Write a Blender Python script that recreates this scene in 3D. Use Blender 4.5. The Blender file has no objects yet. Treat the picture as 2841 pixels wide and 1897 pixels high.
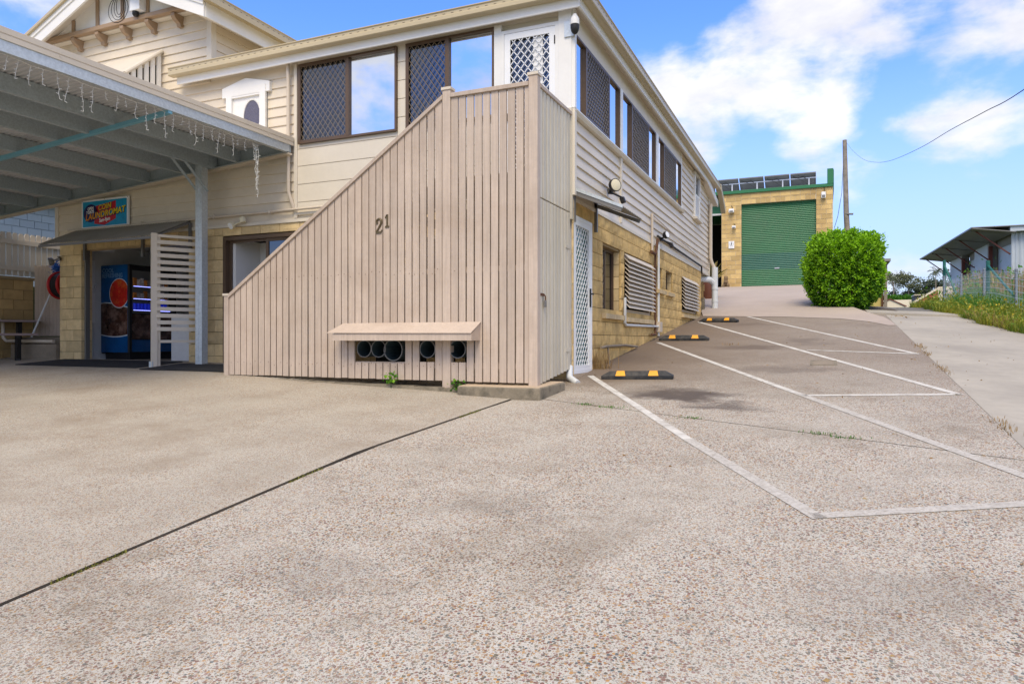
import bpy, bmesh, math, random
import numpy as np
from mathutils import Vector, Matrix
random.seed(7); rng = np.random.default_rng(7)
R = math.radians
S = bpy.context.scene
COL = S.collection

# ------------------------------------------------------------------ camera
cam_d = bpy.data.cameras.new('camera'); cam = bpy.data.objects.new('camera', cam_d); COL.objects.link(cam)
cam_d.sensor_width = 36; cam_d.lens = 25.19; cam_d.shift_y = -0.001
cam_d.clip_start = 0.05; cam_d.clip_end = 5000
cam.location = (0, 0, 1.5); cam.rotation_euler = (R(90), 0, R(23.5))
S.camera = cam

# ------------------------------------------------------------------ sky, sun, exposure
SUN_ELEV, SUN_AZ = 52, 166          # azimuth clockwise from +Y
W = bpy.data.worlds.new('World'); S.world = W; W.use_nodes = True
nt = W.node_tree; N = nt.nodes; L = nt.links
for n in list(N): N.remove(n)
def nd(t, **kw):
    n = N.new(t)
    for k, v in kw.items(): setattr(n, k, v)
    return n
def vm(op, a, b=None):
    n = nd('ShaderNodeVectorMath', operation=op)
    for i, s in enumerate((a, b)):
        if s is None: continue
        if isinstance(s, (tuple, list)): n.inputs[i].default_value = s
        else: L.new(s, n.inputs[i])
    return n
def mt(op, a, b=None, clamp=False):
    n = nd('ShaderNodeMath', operation=op); n.use_clamp = clamp
    for i, s in enumerate((a, b)):
        if s is None: continue
        if isinstance(s, (int, float)): n.inputs[i].default_value = s
        else: L.new(s, n.inputs[i])
    return n.outputs[0]
sky = nd('ShaderNodeTexSky', sky_type='NISHITA'); sky.sun_disc = False
sky.sun_elevation = R(SUN_ELEV); sky.sun_rotation = R(SUN_AZ)
sky.air_density = 1.0; sky.dust_density = 0.6; sky.ozone_density = 2.2; sky.altitude = 100
tc = nd('ShaderNodeTexCoord')
dirv = vm('NORMALIZE', tc.outputs['Generated']).outputs[0]
sep = nd('ShaderNodeSeparateXYZ'); L.new(dirv, sep.inputs[0])
zc = mt('MAXIMUM', sep.outputs[2], 0.0)
def band(sock, a, b, c, d):
    n = nd('ShaderNodeMapRange', interpolation_type='SMOOTHSTEP'); L.new(sock, n.inputs[0])
    n.inputs[1].default_value = a; n.inputs[2].default_value = b; n.inputs[3].default_value = c; n.inputs[4].default_value = d
    return n.outputs[0]
def blob(d, inner, outer, amp=1.0):
    v = Vector(d).normalized()
    dt = vm('DOT_PRODUCT', dirv, tuple(v)).outputs['Value']
    return band(dt, math.cos(R(outer)), math.cos(R(inner)), 0, amp)
def mx(a, b): return mt('MAXIMUM', a, b)
# clouds: a cumulus bank up the driveway, thin scraps round it, broken cloud over the street and to the east
cov = blob((-.016, 1.083, .41), 1, 8, .88)
for d_, i_, o_, a_ in (((-.094, 1.049, .375), 1, 7, .80), ((-.17, 1.02, .322), 1, 7, .82), ((-.23, 1.0, .325), 1, 6, .76), ((-.02, 1.083, .315), 1, 5, .72),
                       ((.05, 1.11, .41), 1, 6, .76), ((.127, 1.146, .425), 1, 6, .62), ((.10, 1.13, .49), 1, 6, .74), ((.25, 1.20, .50), 1, 7, .78), ((.183, 1.17, .33), 1, 8, .68), ((.03, 1.10, .22), 1, 6, .55),
                       ((-1.03, .62, .40), 2, 11, .64), ((0, -1, .45), 30, 85, .75), ((1, .15, .3), 25, 60, .82), ((0, -.3, 1), 30, 60, .88)):  # last blob: unseen overhead cloud, added to whiten the ambient light
    cov = mx(cov, blob(d_, i_, o_, a_))
cov = mx(cov, band(sep.outputs[2], .05, .18, .74, 0))
mp = vm('MULTIPLY', dirv, (1, 1, 1.9)).outputs[0]
def fbm(scale, detail, rough, off):
    n = nd('ShaderNodeTexNoise'); n.inputs['Scale'].default_value = scale; n.inputs['Detail'].default_value = detail
    n.inputs['Roughness'].default_value = rough; n.inputs['Distortion'].default_value = .12
    L.new(vm('ADD', mp, off).outputs[0], n.inputs['Vector']); return n.outputs[0]
n1 = fbm(8.0, 10, .55, (1.7, .3, 4.1))
dens = mt('ADD', mt('MULTIPLY', cov, .60), mt('SUBTRACT', n1, .5))
dens = band(dens, .27, .56, 0, 1)
n2 = fbm(6.0, 6, .6, (4.2, 8.3, .7))
shade = band(n2, .3, .7, 0, 1)
cc = nd('ShaderNodeMix', data_type='RGBA'); L.new(shade, cc.inputs[0])
cc.inputs[6].default_value = (5.1, 5.1, 5.4, 1); cc.inputs[7].default_value = (7.0, 6.8, 6.6, 1)
# deep, clear blue overhead that pales to a milky horizon
tint = nd('ShaderNodeMix', data_type='RGBA', blend_type='MULTIPLY'); tint.inputs[0].default_value = 1
L.new(sky.outputs[0], tint.inputs[6]); tint.inputs[7].default_value = (.82, 1.18, 1.95, 1)
hz = nd('ShaderNodeMix', data_type='RGBA'); L.new(band(sep.outputs[2], .0, .42, .9, 0), hz.inputs[0])
L.new(tint.outputs[2], hz.inputs[6]); hz.inputs[7].default_value = (3.75, 4.6, 6.0, 1)
cm = nd('ShaderNodeMix', data_type='RGBA'); L.new(mt('MULTIPLY', dens, .93), cm.inputs[0])
L.new(hz.outputs[2], cm.inputs[6]); L.new(cc.outputs[2], cm.inputs[7])
bg = nd('ShaderNodeBackground'); bg.inputs[1].default_value = 0.12
L.new(cm.outputs[2], bg.inputs[0])
wo = nd('ShaderNodeOutputWorld'); L.new(bg.outputs[0], wo.inputs[0])

sd = bpy.data.lights.new('sun', 'SUN'); sd.energy = 2.3; sd.angle = R(30); sd.color = (1, .86, .64)
sun = bpy.data.objects.new('sun', sd); COL.objects.link(sun); sun.location = (-20, -20, 40)
az, el = R(SUN_AZ), R(SUN_ELEV)
sdir = Vector((math.sin(az) * math.cos(el), math.cos(az) * math.cos(el), math.sin(el)))
sun.rotation_euler = sdir.to_track_quat('Z', 'Y').to_euler()
S.view_settings.view_transform = 'Standard'; S.view_settings.look = 'None'
S.view_settings.exposure = 0.5; S.view_settings.gamma = 1; S.view_settings.use_curve_mapping = False
S.cycles.max_bounces = 8; S.cycles.diffuse_bounces = 4

# ------------------------------------------------------------------ materials
MATS = {}
def mat(name, c, rough=.6, var=.12, scale=3.0, metal=0.0, bump=0.0, bscale=60, rnd=0.0, spec=.35, dirt=None, dirt_s=1.2, dirt_a=.3, emit=None, coat=0, grain=0):
    """base colour c varied by two noises, a per-object shift (rnd), optional dirt colour in patches"""
    m = bpy.data.materials.new(name); m.use_nodes = True; t = m.node_tree; ns = t.nodes; ls = t.links
    b = ns['Principled BSDF']; b.inputs['Roughness'].default_value = rough; b.inputs['Metallic'].default_value = metal
    b.inputs['Specular IOR Level'].default_value = spec
    if coat: b.inputs['Coat Weight'].default_value = coat
    geo = ns.new('ShaderNodeNewGeometry'); pos = geo.outputs['Position']
    def noise(sc, det=4, ro=.6):
        n = ns.new('ShaderNodeTexNoise'); n.inputs['Scale'].default_value = sc; n.inputs['Detail'].default_value = det
        n.inputs['Roughness'].default_value = ro; ls.new(pos, n.inputs['Vector']); return n.outputs[0]
    def mr(s, a, bb, cc_, dd):
        n = ns.new('ShaderNodeMapRange'); ls.new(s, n.inputs[0])
        for i, v in enumerate((a, bb, cc_, dd)): n.inputs[i + 1].default_value = v
        return n.outputs[0]
    v = mr(noise(scale), .25, .75, 1 - var, 1 + var)
    mul = ns.new('ShaderNodeMath'); mul.operation = 'MULTIPLY'; ls.new(v, mul.inputs[0])
    ls.new(mr(noise(scale * 9, 3), .25, .75, 1 - var * .5, 1 + var * .5), mul.inputs[1]); k = mul.outputs[0]
    if grain:
        sg_ = ns.new('ShaderNodeVectorMath'); sg_.operation = 'MULTIPLY'; ls.new(pos, sg_.inputs[0]); sg_.inputs[1].default_value = (1, 1, .035)
        gn = ns.new('ShaderNodeTexNoise'); gn.inputs['Scale'].default_value = 55; gn.inputs['Detail'].default_value = 4; ls.new(sg_.outputs[0], gn.inputs['Vector'])
        m3 = ns.new('ShaderNodeMath'); m3.operation = 'MULTIPLY'; ls.new(k, m3.inputs[0]); ls.new(mr(gn.outputs[0], .3, .7, 1 - grain, 1 + grain), m3.inputs[1]); k = m3.outputs[0]
    if rnd:
        oi = ns.new('ShaderNodeObjectInfo'); m2 = ns.new('ShaderNodeMath'); m2.operation = 'MULTIPLY'
        ls.new(k, m2.inputs[0]); ls.new(mr(oi.outputs['Random'], 0, 1, 1 - rnd, 1 + rnd), m2.inputs[1]); k = m2.outputs[0]
    vmul = ns.new('ShaderNodeVectorMath'); vmul.operation = 'SCALE'; vmul.inputs[0].default_value = c[:3]; ls.new(k, vmul.inputs['Scale'])
    colr = vmul.outputs[0]
    if dirt:
        mx_ = ns.new('ShaderNodeMix'); mx_.data_type = 'RGBA'
        ls.new(mr(noise(dirt_s, 8, .68), .47, .72, 0, dirt_a), mx_.inputs[0]); ls.new(colr, mx_.inputs[6])
        mx_.inputs[7].default_value = (*dirt, 1); colr = mx_.outputs[2]
    ls.new(colr, b.inputs['Base Color'])
    if bump:
        bn = ns.new('ShaderNodeBump'); bn.inputs['Strength'].default_value = bump; bn.inputs['Distance'].default_value = .01
        ls.new(noise(bscale, 5), bn.inputs['Height']); ls.new(bn.outputs[0], b.inputs['Normal'])
    if emit:
        b.inputs['Emission Color'].default_value = (*emit[:3], 1); b.inputs['Emission Strength'].default_value = emit[3]
    MATS[name] = m; return m

CREAM = mat('cream_weatherboard_paint', (.70, .615, .49), .45, .05, 1.2, rnd=.03, dirt=(.42, .36, .27), dirt_s=.9, dirt_a=.22, bump=.05, bscale=25)
CREAM2 = mat('cream_flat_panel_paint', (.68, .62, .52), .5, .04, 1.5, dirt=(.5, .44, .35), dirt_a=.15)
WHITE = mat('white_gloss_paint', (.80, .79, .76), .35, .03, 2, dirt=(.5, .47, .4), dirt_a=.10)
SOFFIT = mat('soffit_paint', (.72, .66, .57), .6, .03, 2)
GUT = mat('tan_gutter_enamel', (.50, .42, .27), .35, .04, 2, spec=.4)
PINKB = mat('beige_fence_paint', (.495, .405, .33), .6, .08, 2.0, rnd=.07, grain=.09, dirt=(.36, .265, .19), dirt_s=1.6, dirt_a=.45, bump=.12, bscale=45)
SIDEB = mat('pale_side_board_paint', (.60, .55, .445), .6, .05, 2.0, rnd=.10, grain=.08, dirt=(.42, .36, .28), dirt_a=.25, bump=.1, bscale=45)
BEIGE = mat('beige_slat_paint', (.62, .55, .45), .55, .05, 3, rnd=.03)
BROWN = mat('brown_trim_paint', (.36, .25, .16), .5, .06, 3)
BRONZE = mat('bronze_aluminium', (.13, .085, .055), .4, .05, 3, metal=.3)
BRGRILLE = mat('bronze_grille_wire', (.30, .215, .12), .45, .08, 8, metal=.3)
DKGRILLE = mat('grey_brown_grille_wire', (.25, .21, .17), .45, .08, 8, metal=.3)
WHITEM = mat('white_powder_coat', (.82, .83, .84), .4, .03, 4)
GLASS = mat('reflective_window_film', (.68, .71, .74), .015, .0, 1, metal=1.0, bump=.025, bscale=1.3)
GLASSD = mat('dark_tinted_glass', (.11, .125, .15), .06, .02, 1, metal=1.0)
GLASSR = mat('pale_window_film', (.80, .80, .79), .03, .0, 1, metal=1.0, bump=.025, bscale=1.3)
GREENGL = mat('blue_green_door_glass', (.03, .17, .165), .12, .15, 3, spec=.6)
DARK = mat('dark_void', (.012, .012, .013), .8, .1, 2)  # near black, paints in the shade inside openings and deep interiors
INTW = mat('laundry_inner_wall', (.72, .72, .72), .6, .05, 1, dirt=(.35, .33, .3), dirt_a=.25)
MORT = mat('yellow_brown_mortar', (.30, .22, .115), .9, .12, 6)
MORTL = mat('pale_mortar', (.58, .50, .37), .9, .1, 6)
BLK = mat('split_face_yellow_block', (.66, .455, .18), .9, .16, 9, rnd=.13, dirt=(.20, .13, .06), dirt_s=3.2, dirt_a=.55, bump=.8, bscale=85)
BLKF = mat('pale_front_block', (.70, .53, .28), .9, .12, 9, rnd=.15, dirt=(.36, .27, .15), dirt_s=3.0, dirt_a=.4, bump=.7, bscale=85)
BLKS = mat('smooth_yellow_shed_block', (.60, .43, .185), .9, .10, 5, rnd=.22, dirt=(.40, .25, .10), dirt_s=1.1, dirt_a=.65, bump=.15)
BLKR = mat('old_retaining_block', (.44, .30, .13), .9, .12, 5, rnd=.18, dirt=(.25, .16, .07), dirt_s=2, dirt_a=.5, bump=.3)
BRK = mat('pale_sill_brick', (.55, .43, .25), .85, .1, 8, rnd=.1)
GALV = mat('spangled_galvanised_steel', (.54, .59, .62), .38, .16, 28, metal=.35, spec=.5)
GALVD = mat('galvanised_purlin', (.36, .42, .46), .5, .2, 40, metal=.2)
ROOFU = mat('roof_sheet_underside', (.50, .51, .53), .5, .04, 2, metal=.1)
TIEB = mat('blue_steel_strap', (.20, .45, .58), .5, .06, 4, metal=.3)
AWN = mat('grey_awning_sheet', (.27, .25, .21), .55, .12, 3, rnd=.02, dirt=(.38, .30, .18), dirt_s=2, dirt_a=.25)
AWNF = mat('grey_awning_frame', (.19, .185, .18), .45, .05, 3, metal=.3)
BLACK = mat('black_plastic', (.018, .018, .02), .45, .08, 5)
RUBB = mat('black_rubber', (.022, .024, .028), .6, .2, 14, bump=.25, bscale=60, dirt=(.12, .105, .085), dirt_s=7, dirt_a=.6)
MATR = mat('ribbed_black_mat', (.035, .036, .04), .85, .2, 10)
YEL = mat('orange_yellow_reflector', (.80, .36, .015), .5, .1, 12, dirt=(.45, .22, .04), dirt_s=9, dirt_a=.4)
PVC = mat('white_pvc_pipe', (.66, .69, .71), .35, .04, 3, dirt=(.45, .42, .36), dirt_a=.25)
PVCG = mat('grey_green_pvc', (.045, .07, .08), .4, .1, 4)
PIPEB = mat('beige_painted_pipe', (.60, .52, .42), .45, .04, 3)
RUST = mat('rusty_steel', (.115, .055, .03), .8, .3, 12)
BRASS = mat('aged_brass', (.15, .115, .065), .4, .15, 10, metal=.6)
GREEND = mat('green_roller_steel', (.03, .175, .08), .42, .08, .9, dirt=(.08, .17, .10), dirt_s=.8, dirt_a=.5, spec=.4)
GREEND2 = mat('blue_green_roller_band', (.02, .135, .10), .42, .05, 1.2, spec=.4)
GREENT = mat('green_trim_steel', (.03, .17, .075), .4, .06, 2)
SOLAR = mat('solar_panel_back', (.20, .21, .22), .5, .1, 4)
ALU = mat('aluminium_rail', (.62, .63, .65), .35, .05, 4, metal=.6)
ZINC = mat('zincalume_wall', (.47, .52, .57), .42, .06, .8, metal=.15, rnd=.02)
ZINCD = mat('weathered_zinc_soffit', (.25, .245, .24), .6, .1, 1, metal=.2)
REDOX = mat('red_oxide_steel', (.16, .045, .035), .6, .15, 3)
WOODP = mat('weathered_grey_pole', (.25, .215, .18), .9, .3, 4, bump=.6, bscale=18)
CONC = mat('smooth_pale_concrete', (.39, .355, .295), .85, .12, .9, dirt=(.25, .225, .195), dirt_s=.8, dirt_a=.5, bump=.12, bscale=90)
KERB = mat('mossy_kerb_concrete', (.24, .205, .15), .9, .2, 5, dirt=(.055, .052, .04), dirt_s=6, dirt_a=.85, bump=.5, bscale=70)
KERBT = mat('tan_step_concrete', (.50, .39, .27), .9, .1, 4, dirt=(.3, .23, .16), dirt_a=.4, bump=.2)
STEPC = mat('old_step_concrete', (.26, .215, .16), .9, .15, 4, dirt=(.12, .10, .075), dirt_s=3, dirt_a=.5, bump=.3)
SOIL = mat('brown_soil', (.10, .08, .06), .95, .25, 4)
GRAVEL = mat('grey_gravel', (.17, .16, .145), .95, .35, 22, bump=1, bscale=40, dirt=(.13, .115, .10), dirt_s=2, dirt_a=.6)
TERR = mat('rough_grass_ground', (.105, .125, .045), .95, .3, 1.5, dirt=(.16, .12, .06), dirt_s=.6, dirt_a=.5)
REDP = mat('red_enamel', (.45, .018, .018), .3, .05, 4, spec=.5)
BLUEP = mat('blue_mop_yarn', (.02, .10, .42), .8, .15, 20)
SLATE = mat('purple_brown_bench_plank', (.24, .175, .165), .55, .08, 6, rnd=.05)
NBLUE = mat('blue_grey_block_paint', (.36, .42, .46), .8, .06, 2, rnd=.05)
STATUE = mat('brown_carved_stone', (.20, .135, .075), .85, .35, 22, bump=.6, bscale=70)
TERRA = mat('brown_glazed_pot', (.16, .06, .035), .4, .1, 4)
OLDY = mat('old_yellow_fibro', (.50, .40, .14), .8, .12, 1.5, dirt=(.25, .2, .1), dirt_a=.5)
CREAMB = mat('cream_render', (.70, .63, .49), .8, .04, 1)
DGREY = mat('stained_grey_parapet', (.14, .13, .135), .9, .35, 1.0, dirt=(.04, .04, .045), dirt_s=.7, dirt_a=.8)
BRICK = mat('red_brown_brick', (.33, .12, .07), .9, .15, 3)
MOSS = mat('moss', (.12, .13, .02), .95, .35, 18)
CABLE = mat('black_cable', (.02, .02, .02), .6, .05, 4)
LEDW = mat('white_led_wire', (.62, .62, .58), .4, .03, 4)
VBLUE = mat('vending_blue_print', (.006, .085, .26), .25, .25, 2.5, spec=.5)
VRED = mat('vending_red_disc', (.52, .022, .015), .25, .25, 9, dirt=(.75, .22, .03), dirt_s=7, dirt_a=.75)
VCOLA = mat('vending_dark_splash', (.065, .028, .018), .22, .8, 6, spec=.6, dirt=(.34, .21, .16), dirt_s=5, dirt_a=.85)
VWHITE = mat('vending_white_edge', (.62, .68, .72), .3, .05, 4)
VTEXT = mat('vending_faded_text', (.14, .28, .46), .3, .1, 5)
SIGNB = mat('sign_cyan_print', (.01, .31, .56), .35, .18, 3)
SIGNN = mat('sign_navy_print', (.012, .012, .10), .35, .05, 3)
SIGNR = mat('sign_red_print', (.52, .016, .03), .35, .05, 3)
SIGNW = mat('sign_white_print', (.82, .82, .82), .35, .02, 3)
SIGNBUB = mat('sign_bubble_print', (.005, .20, .42), .35, .1, 3)
PAINTW = mat('worn_white_line_paint', (.60, .575, .52), .8, .12, 6, dirt=(.30, .26, .21), dirt_s=9, dirt_a=.85, bump=.2, bscale=120)
PAINTF = mat('faded_white_line_paint', (.50, .47, .42), .85, .14, 14, dirt=(.28, .24, .19), dirt_s=42, dirt_a=1.0, bump=.3, bscale=120)
LEDB = mat('blue_led_strip', (.1, .1, .6), .4, 0, 1, emit=(.30, .34, 1.0, 2.4))
CANB = mat('glowing_blue_drink_can', (.01, .03, .35), .3, .3, 30, rnd=.3, emit=(.01, .02, .5, .25))  # weak emission paints a blue shelf glow onto the cans
PACK = mat('coloured_snack_pack', (.50, .42, .38), .4, .6, 25, rnd=.5)
PACKO = mat('orange_snack_pack', (.60, .22, .05), .4, .4, 25, rnd=.4)
CREAML = mat('cream_lamp_lens', (.70, .64, .46), .35, .05, 5)

def leafmat(name, c1, c2, trans=.25, rough=.5):
    m = bpy.data.materials.new(name); m.use_nodes = True; t = m.node_tree; ns = t.nodes; ls = t.links
    b = ns['Principled BSDF']; b.inputs['Roughness'].default_value = rough; b.inputs['Specular IOR Level'].default_value = .35
    at = ns.new('ShaderNodeAttribute'); at.attribute_name = 'tone'
    mxn = ns.new('ShaderNodeMix'); mxn.data_type = 'RGBA'; ls.new(at.outputs['Fac'], mxn.inputs[0])
    mxn.inputs[6].default_value = (*c1, 1); mxn.inputs[7].default_value = (*c2, 1)
    ls.new(mxn.outputs[2], b.inputs['Base Color'])
    tr = ns.new('ShaderNodeBsdfTranslucent'); ls.new(mxn.outputs[2], tr.inputs[0])
    ms = ns.new('ShaderNodeMixShader'); ms.inputs[0].default_value = trans
    ls.new(b.outputs[0], ms.inputs[1]); ls.new(tr.outputs[0], ms.inputs[2]); ls.new(ms.outputs[0], ns['Material Output'].inputs[0])
    return m
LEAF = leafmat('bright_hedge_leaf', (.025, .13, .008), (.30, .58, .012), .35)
LEAFD = leafmat('gum_leaf', (.075, .10, .05), (.20, .215, .115), .2)
PALMD = leafmat('palm_leaf', (.04, .06, .025), (.13, .15, .05), .15)
BUSHD = leafmat('dark_tree_leaf', (.04, .062, .038), (.10, .13, .075), .15)  # greens lifted a little, painting in the haze of distance
WEED = leafmat('yellow_green_weed', (.12, .22, .02), (.42, .38, .04), .35)
GRASSM = leafmat('green_grass_blade', (.04, .15, .015), (.11, .27, .03), .3)
DRYG = leafmat('dry_grass_blade', (.26, .15, .05), (.40, .28, .13), .2)
FLOW = leafmat('yellow_flower', (.60, .38, .01), (.72, .55, .03), .2)
SPIKE = leafmat('spiky_pot_leaf', (.20, .20, .04), (.34, .26, .08), .2)

def ground_mat(name, cement, stone_k, cover, scale, dirt_c, dirt_a, stains=(), wall_dirt=0):
    """exposed aggregate: coloured pebbles set in cement, with grime patches"""
    m = bpy.data.materials.new(name); m.use_nodes = True; t = m.node_tree; ns = t.nodes; ls = t.links
    b = ns['Principled BSDF']; b.inputs['Roughness'].default_value = .78; b.inputs['Specular IOR Level'].default_value = .3
    pos = ns.new('ShaderNodeNewGeometry').outputs['Position']
    def mk(tp, **kw):
        n = ns.new(tp)
        for k, v in kw.items(): setattr(n, k, v)
        return n
    def noise(sc, det=4, ro=.6, vec=None):
        n = mk('ShaderNodeTexNoise'); n.inputs['Scale'].default_value = sc; n.inputs['Detail'].default_value = det
        n.inputs['Roughness'].default_value = ro; ls.new(vec or pos, n.inputs['Vector']); return n
    def mr(s, a, bb, c_, d_, sm=True):
        n = mk('ShaderNodeMapRange'); n.interpolation_type = 'SMOOTHSTEP' if sm else 'LINEAR'; ls.new(s, n.inputs[0])
        for i, v in enumerate((a, bb, c_, d_)): n.inputs[i + 1].default_value = v
        return n.outputs[0]
    def mix(f, a, bb, bt='MIX'):
        n = mk('ShaderNodeMix', data_type='RGBA', blend_type=bt)
        for i, s in ((0, f), (6, a), (7, bb)):
            if isinstance(s, (int, float)): n.inputs[i].default_value = s
            elif isinstance(s, tuple): n.inputs[i].default_value = (*s, 1)
            else: ls.new(s, n.inputs[i])
        return n.outputs[2]
    def op(o, a, bb):
        n = mk('ShaderNodeMath', operation=o)
        for i, s in enumerate((a, bb)):
            if isinstance(s, (int, float)): n.inputs[i].default_value = s
            else: ls.new(s, n.inputs[i])
        return n.outputs[0]
    jit = noise(scale * .8, 2)
    off = mk('ShaderNodeVectorMath', operation='SCALE'); ls.new(jit.outputs['Color'], off.inputs[0]); off.inputs['Scale'].default_value = .35 / scale
    ad = mk('ShaderNodeVectorMath', operation='ADD'); ls.new(pos, ad.inputs[0]); ls.new(off.outputs[0], ad.inputs[1])
    pal = [(.0, (.20, .10, .075)), (.14, (.31, .19, .10)), (.30, (.13, .105, .08)), (.42, (.38, .26, .15)), (.54, (.10, .115, .115)), (.63, (.22, .13, .095)),
           (.72, (.42, .23, .08)), (.79, (.17, .15, .10)), (.88, (.27, .16, .14)), (.96, (.55, .52, .47))]
    def pebbles(sc, cov):
        v = mk('ShaderNodeTexVoronoi'); v.inputs['Scale'].default_value = sc; v.inputs['Randomness'].default_value = 1
        ls.new(ad.outputs[0], v.inputs['Vector'])
        sp = mk('ShaderNodeSeparateColor'); ls.new(v.outputs['Color'], sp.inputs[0])
        rp = mk('ShaderNodeValToRGB'); rp.color_ramp.interpolation = 'CONSTANT'
        while len(rp.color_ramp.elements) < len(pal): rp.color_ramp.elements.new(.5)
        for e, (p, c_) in zip(rp.color_ramp.elements, pal): e.position = p; e.color = (*c_, 1)
        ls.new(sp.outputs[0], rp.inputs[0])
        rad = mr(sp.outputs[1], 0, 1, cov * .45, cov * 1.25, False)
        d = op('SUBTRACT', rad, v.outputs['Distance'])
        return rp.outputs[0], mr(d, -.02, .045, 0, 1)
    patch = noise(1.1, 5, .65)
    cem = mix(mr(noise(.8, 8, .62).outputs[0], .32, .68, 0, 1), tuple(x * .90 for x in cement), tuple(x * 1.05 for x in cement))
    cem = mix(mr(noise(160, 2).outputs[0], .35, .7, 0, .35), cem, tuple(x * .62 for x in cement))
    c2, m2 = pebbles(scale * 2.0, cover * .95)
    col = mix(op('MULTIPLY', m2, stone_k * .72), cem, c2)
    c1, m1 = pebbles(scale, cover)
    m1 = op('MULTIPLY', m1, op('MULTIPLY', stone_k, mr(patch.outputs[0], .34, .62, .5, 1)))
    col = mix(m1, col, c1)
    col = mix(mr(noise(.75, 9, .7).outputs[0], .46, .75, 0, dirt_a), col, dirt_c)
    col = mix(mr(noise(2.7, 8, .7).outputs[0], .52, .8, 0, dirt_a * .7), col, dirt_c)
    warp = noise(1.6, 6, .65)
    wv = mk('ShaderNodeVectorMath', operation='SCALE'); ls.new(warp.outputs['Color'], wv.inputs[0]); wv.inputs['Scale'].default_value = 1.5
    wp = mk('ShaderNodeVectorMath', operation='ADD'); ls.new(pos, wp.inputs[0]); ls.new(wv.outputs[0], wp.inputs[1])
    for (sx, sy, rx, ry, a) in stains:            # oil drips where cars park
        s1 = mk('ShaderNodeVectorMath', operation='SUBTRACT'); ls.new(wp.outputs[0], s1.inputs[0]); s1.inputs[1].default_value = (sx + .75, sy + .75, 0)
        s2 = mk('ShaderNodeVectorMath', operation='MULTIPLY'); ls.new(s1.outputs[0], s2.inputs[0]); s2.inputs[1].default_value = (1 / rx, 1 / ry, 0)
        ln = mk('ShaderNodeVectorMath', operation='LENGTH'); ls.new(s2.outputs[0], ln.inputs[0])
        col = mix(mr(ln.outputs['Value'], .25, 1.0, a, 0), col, (.075, .06, .05))
    if wall_dirt:
        sy_ = mk('ShaderNodeSeparateXYZ'); ls.new(wp.outputs[0], sy_.inputs[0]); col = mix(mr(sy_.outputs[1], 7.0, 13.0, 0, .58), col, (.19, .145, .105))                                 # silt washed against the house wall
        sx_ = mk('ShaderNodeSeparateXYZ'); ls.new(wp.outputs[0], sx_.inputs[0])
        col = mix(op('MULTIPLY', mr(sx_.outputs[0], -2.2, .5, wall_dirt, 0), mr(sx_.outputs[1], 8.6, 10.2, 0, 1)), col, (.17, .125, .085))
    ls.new(col, b.inputs['Base Color'])
    bn = mk('ShaderNodeBump'); bn.inputs['Strength'].default_value = .35; bn.inputs['Distance'].default_value = .004
    ls.new(op('ADD', m1, op('MULTIPLY', m2, .4)), bn.inputs['Height']); ls.new(bn.outputs[0], b.inputs['Normal'])
    return m
AGGR = ground_mat('exposed_aggregate', (.535, .505, .43), .97, .51, 72, (.17, .13, .085), .55,
                  stains=((-1.6, 8.15, .95, .5, .95), (-1.0, 7.6, .6, .3, .7), (-1.2, 12.7, .9, .5, .85), (-.3, 13.6, .7, .8, .6), (-1.6, 17.0, .8, .6, .7), (-.4, 10.2, .7, .5, .5), (-1.9, 4.2, .5, .35, .2), (.3, 3.5, .7, .5, .2), (-2.4, 2.9, .6, .3, .2)), wall_dirt=.85)
AGGL = ground_mat('fine_aggregate_slab', (.48, .445, .37), .82, .47, 92, (.25, .19, .13), .62)

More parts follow.
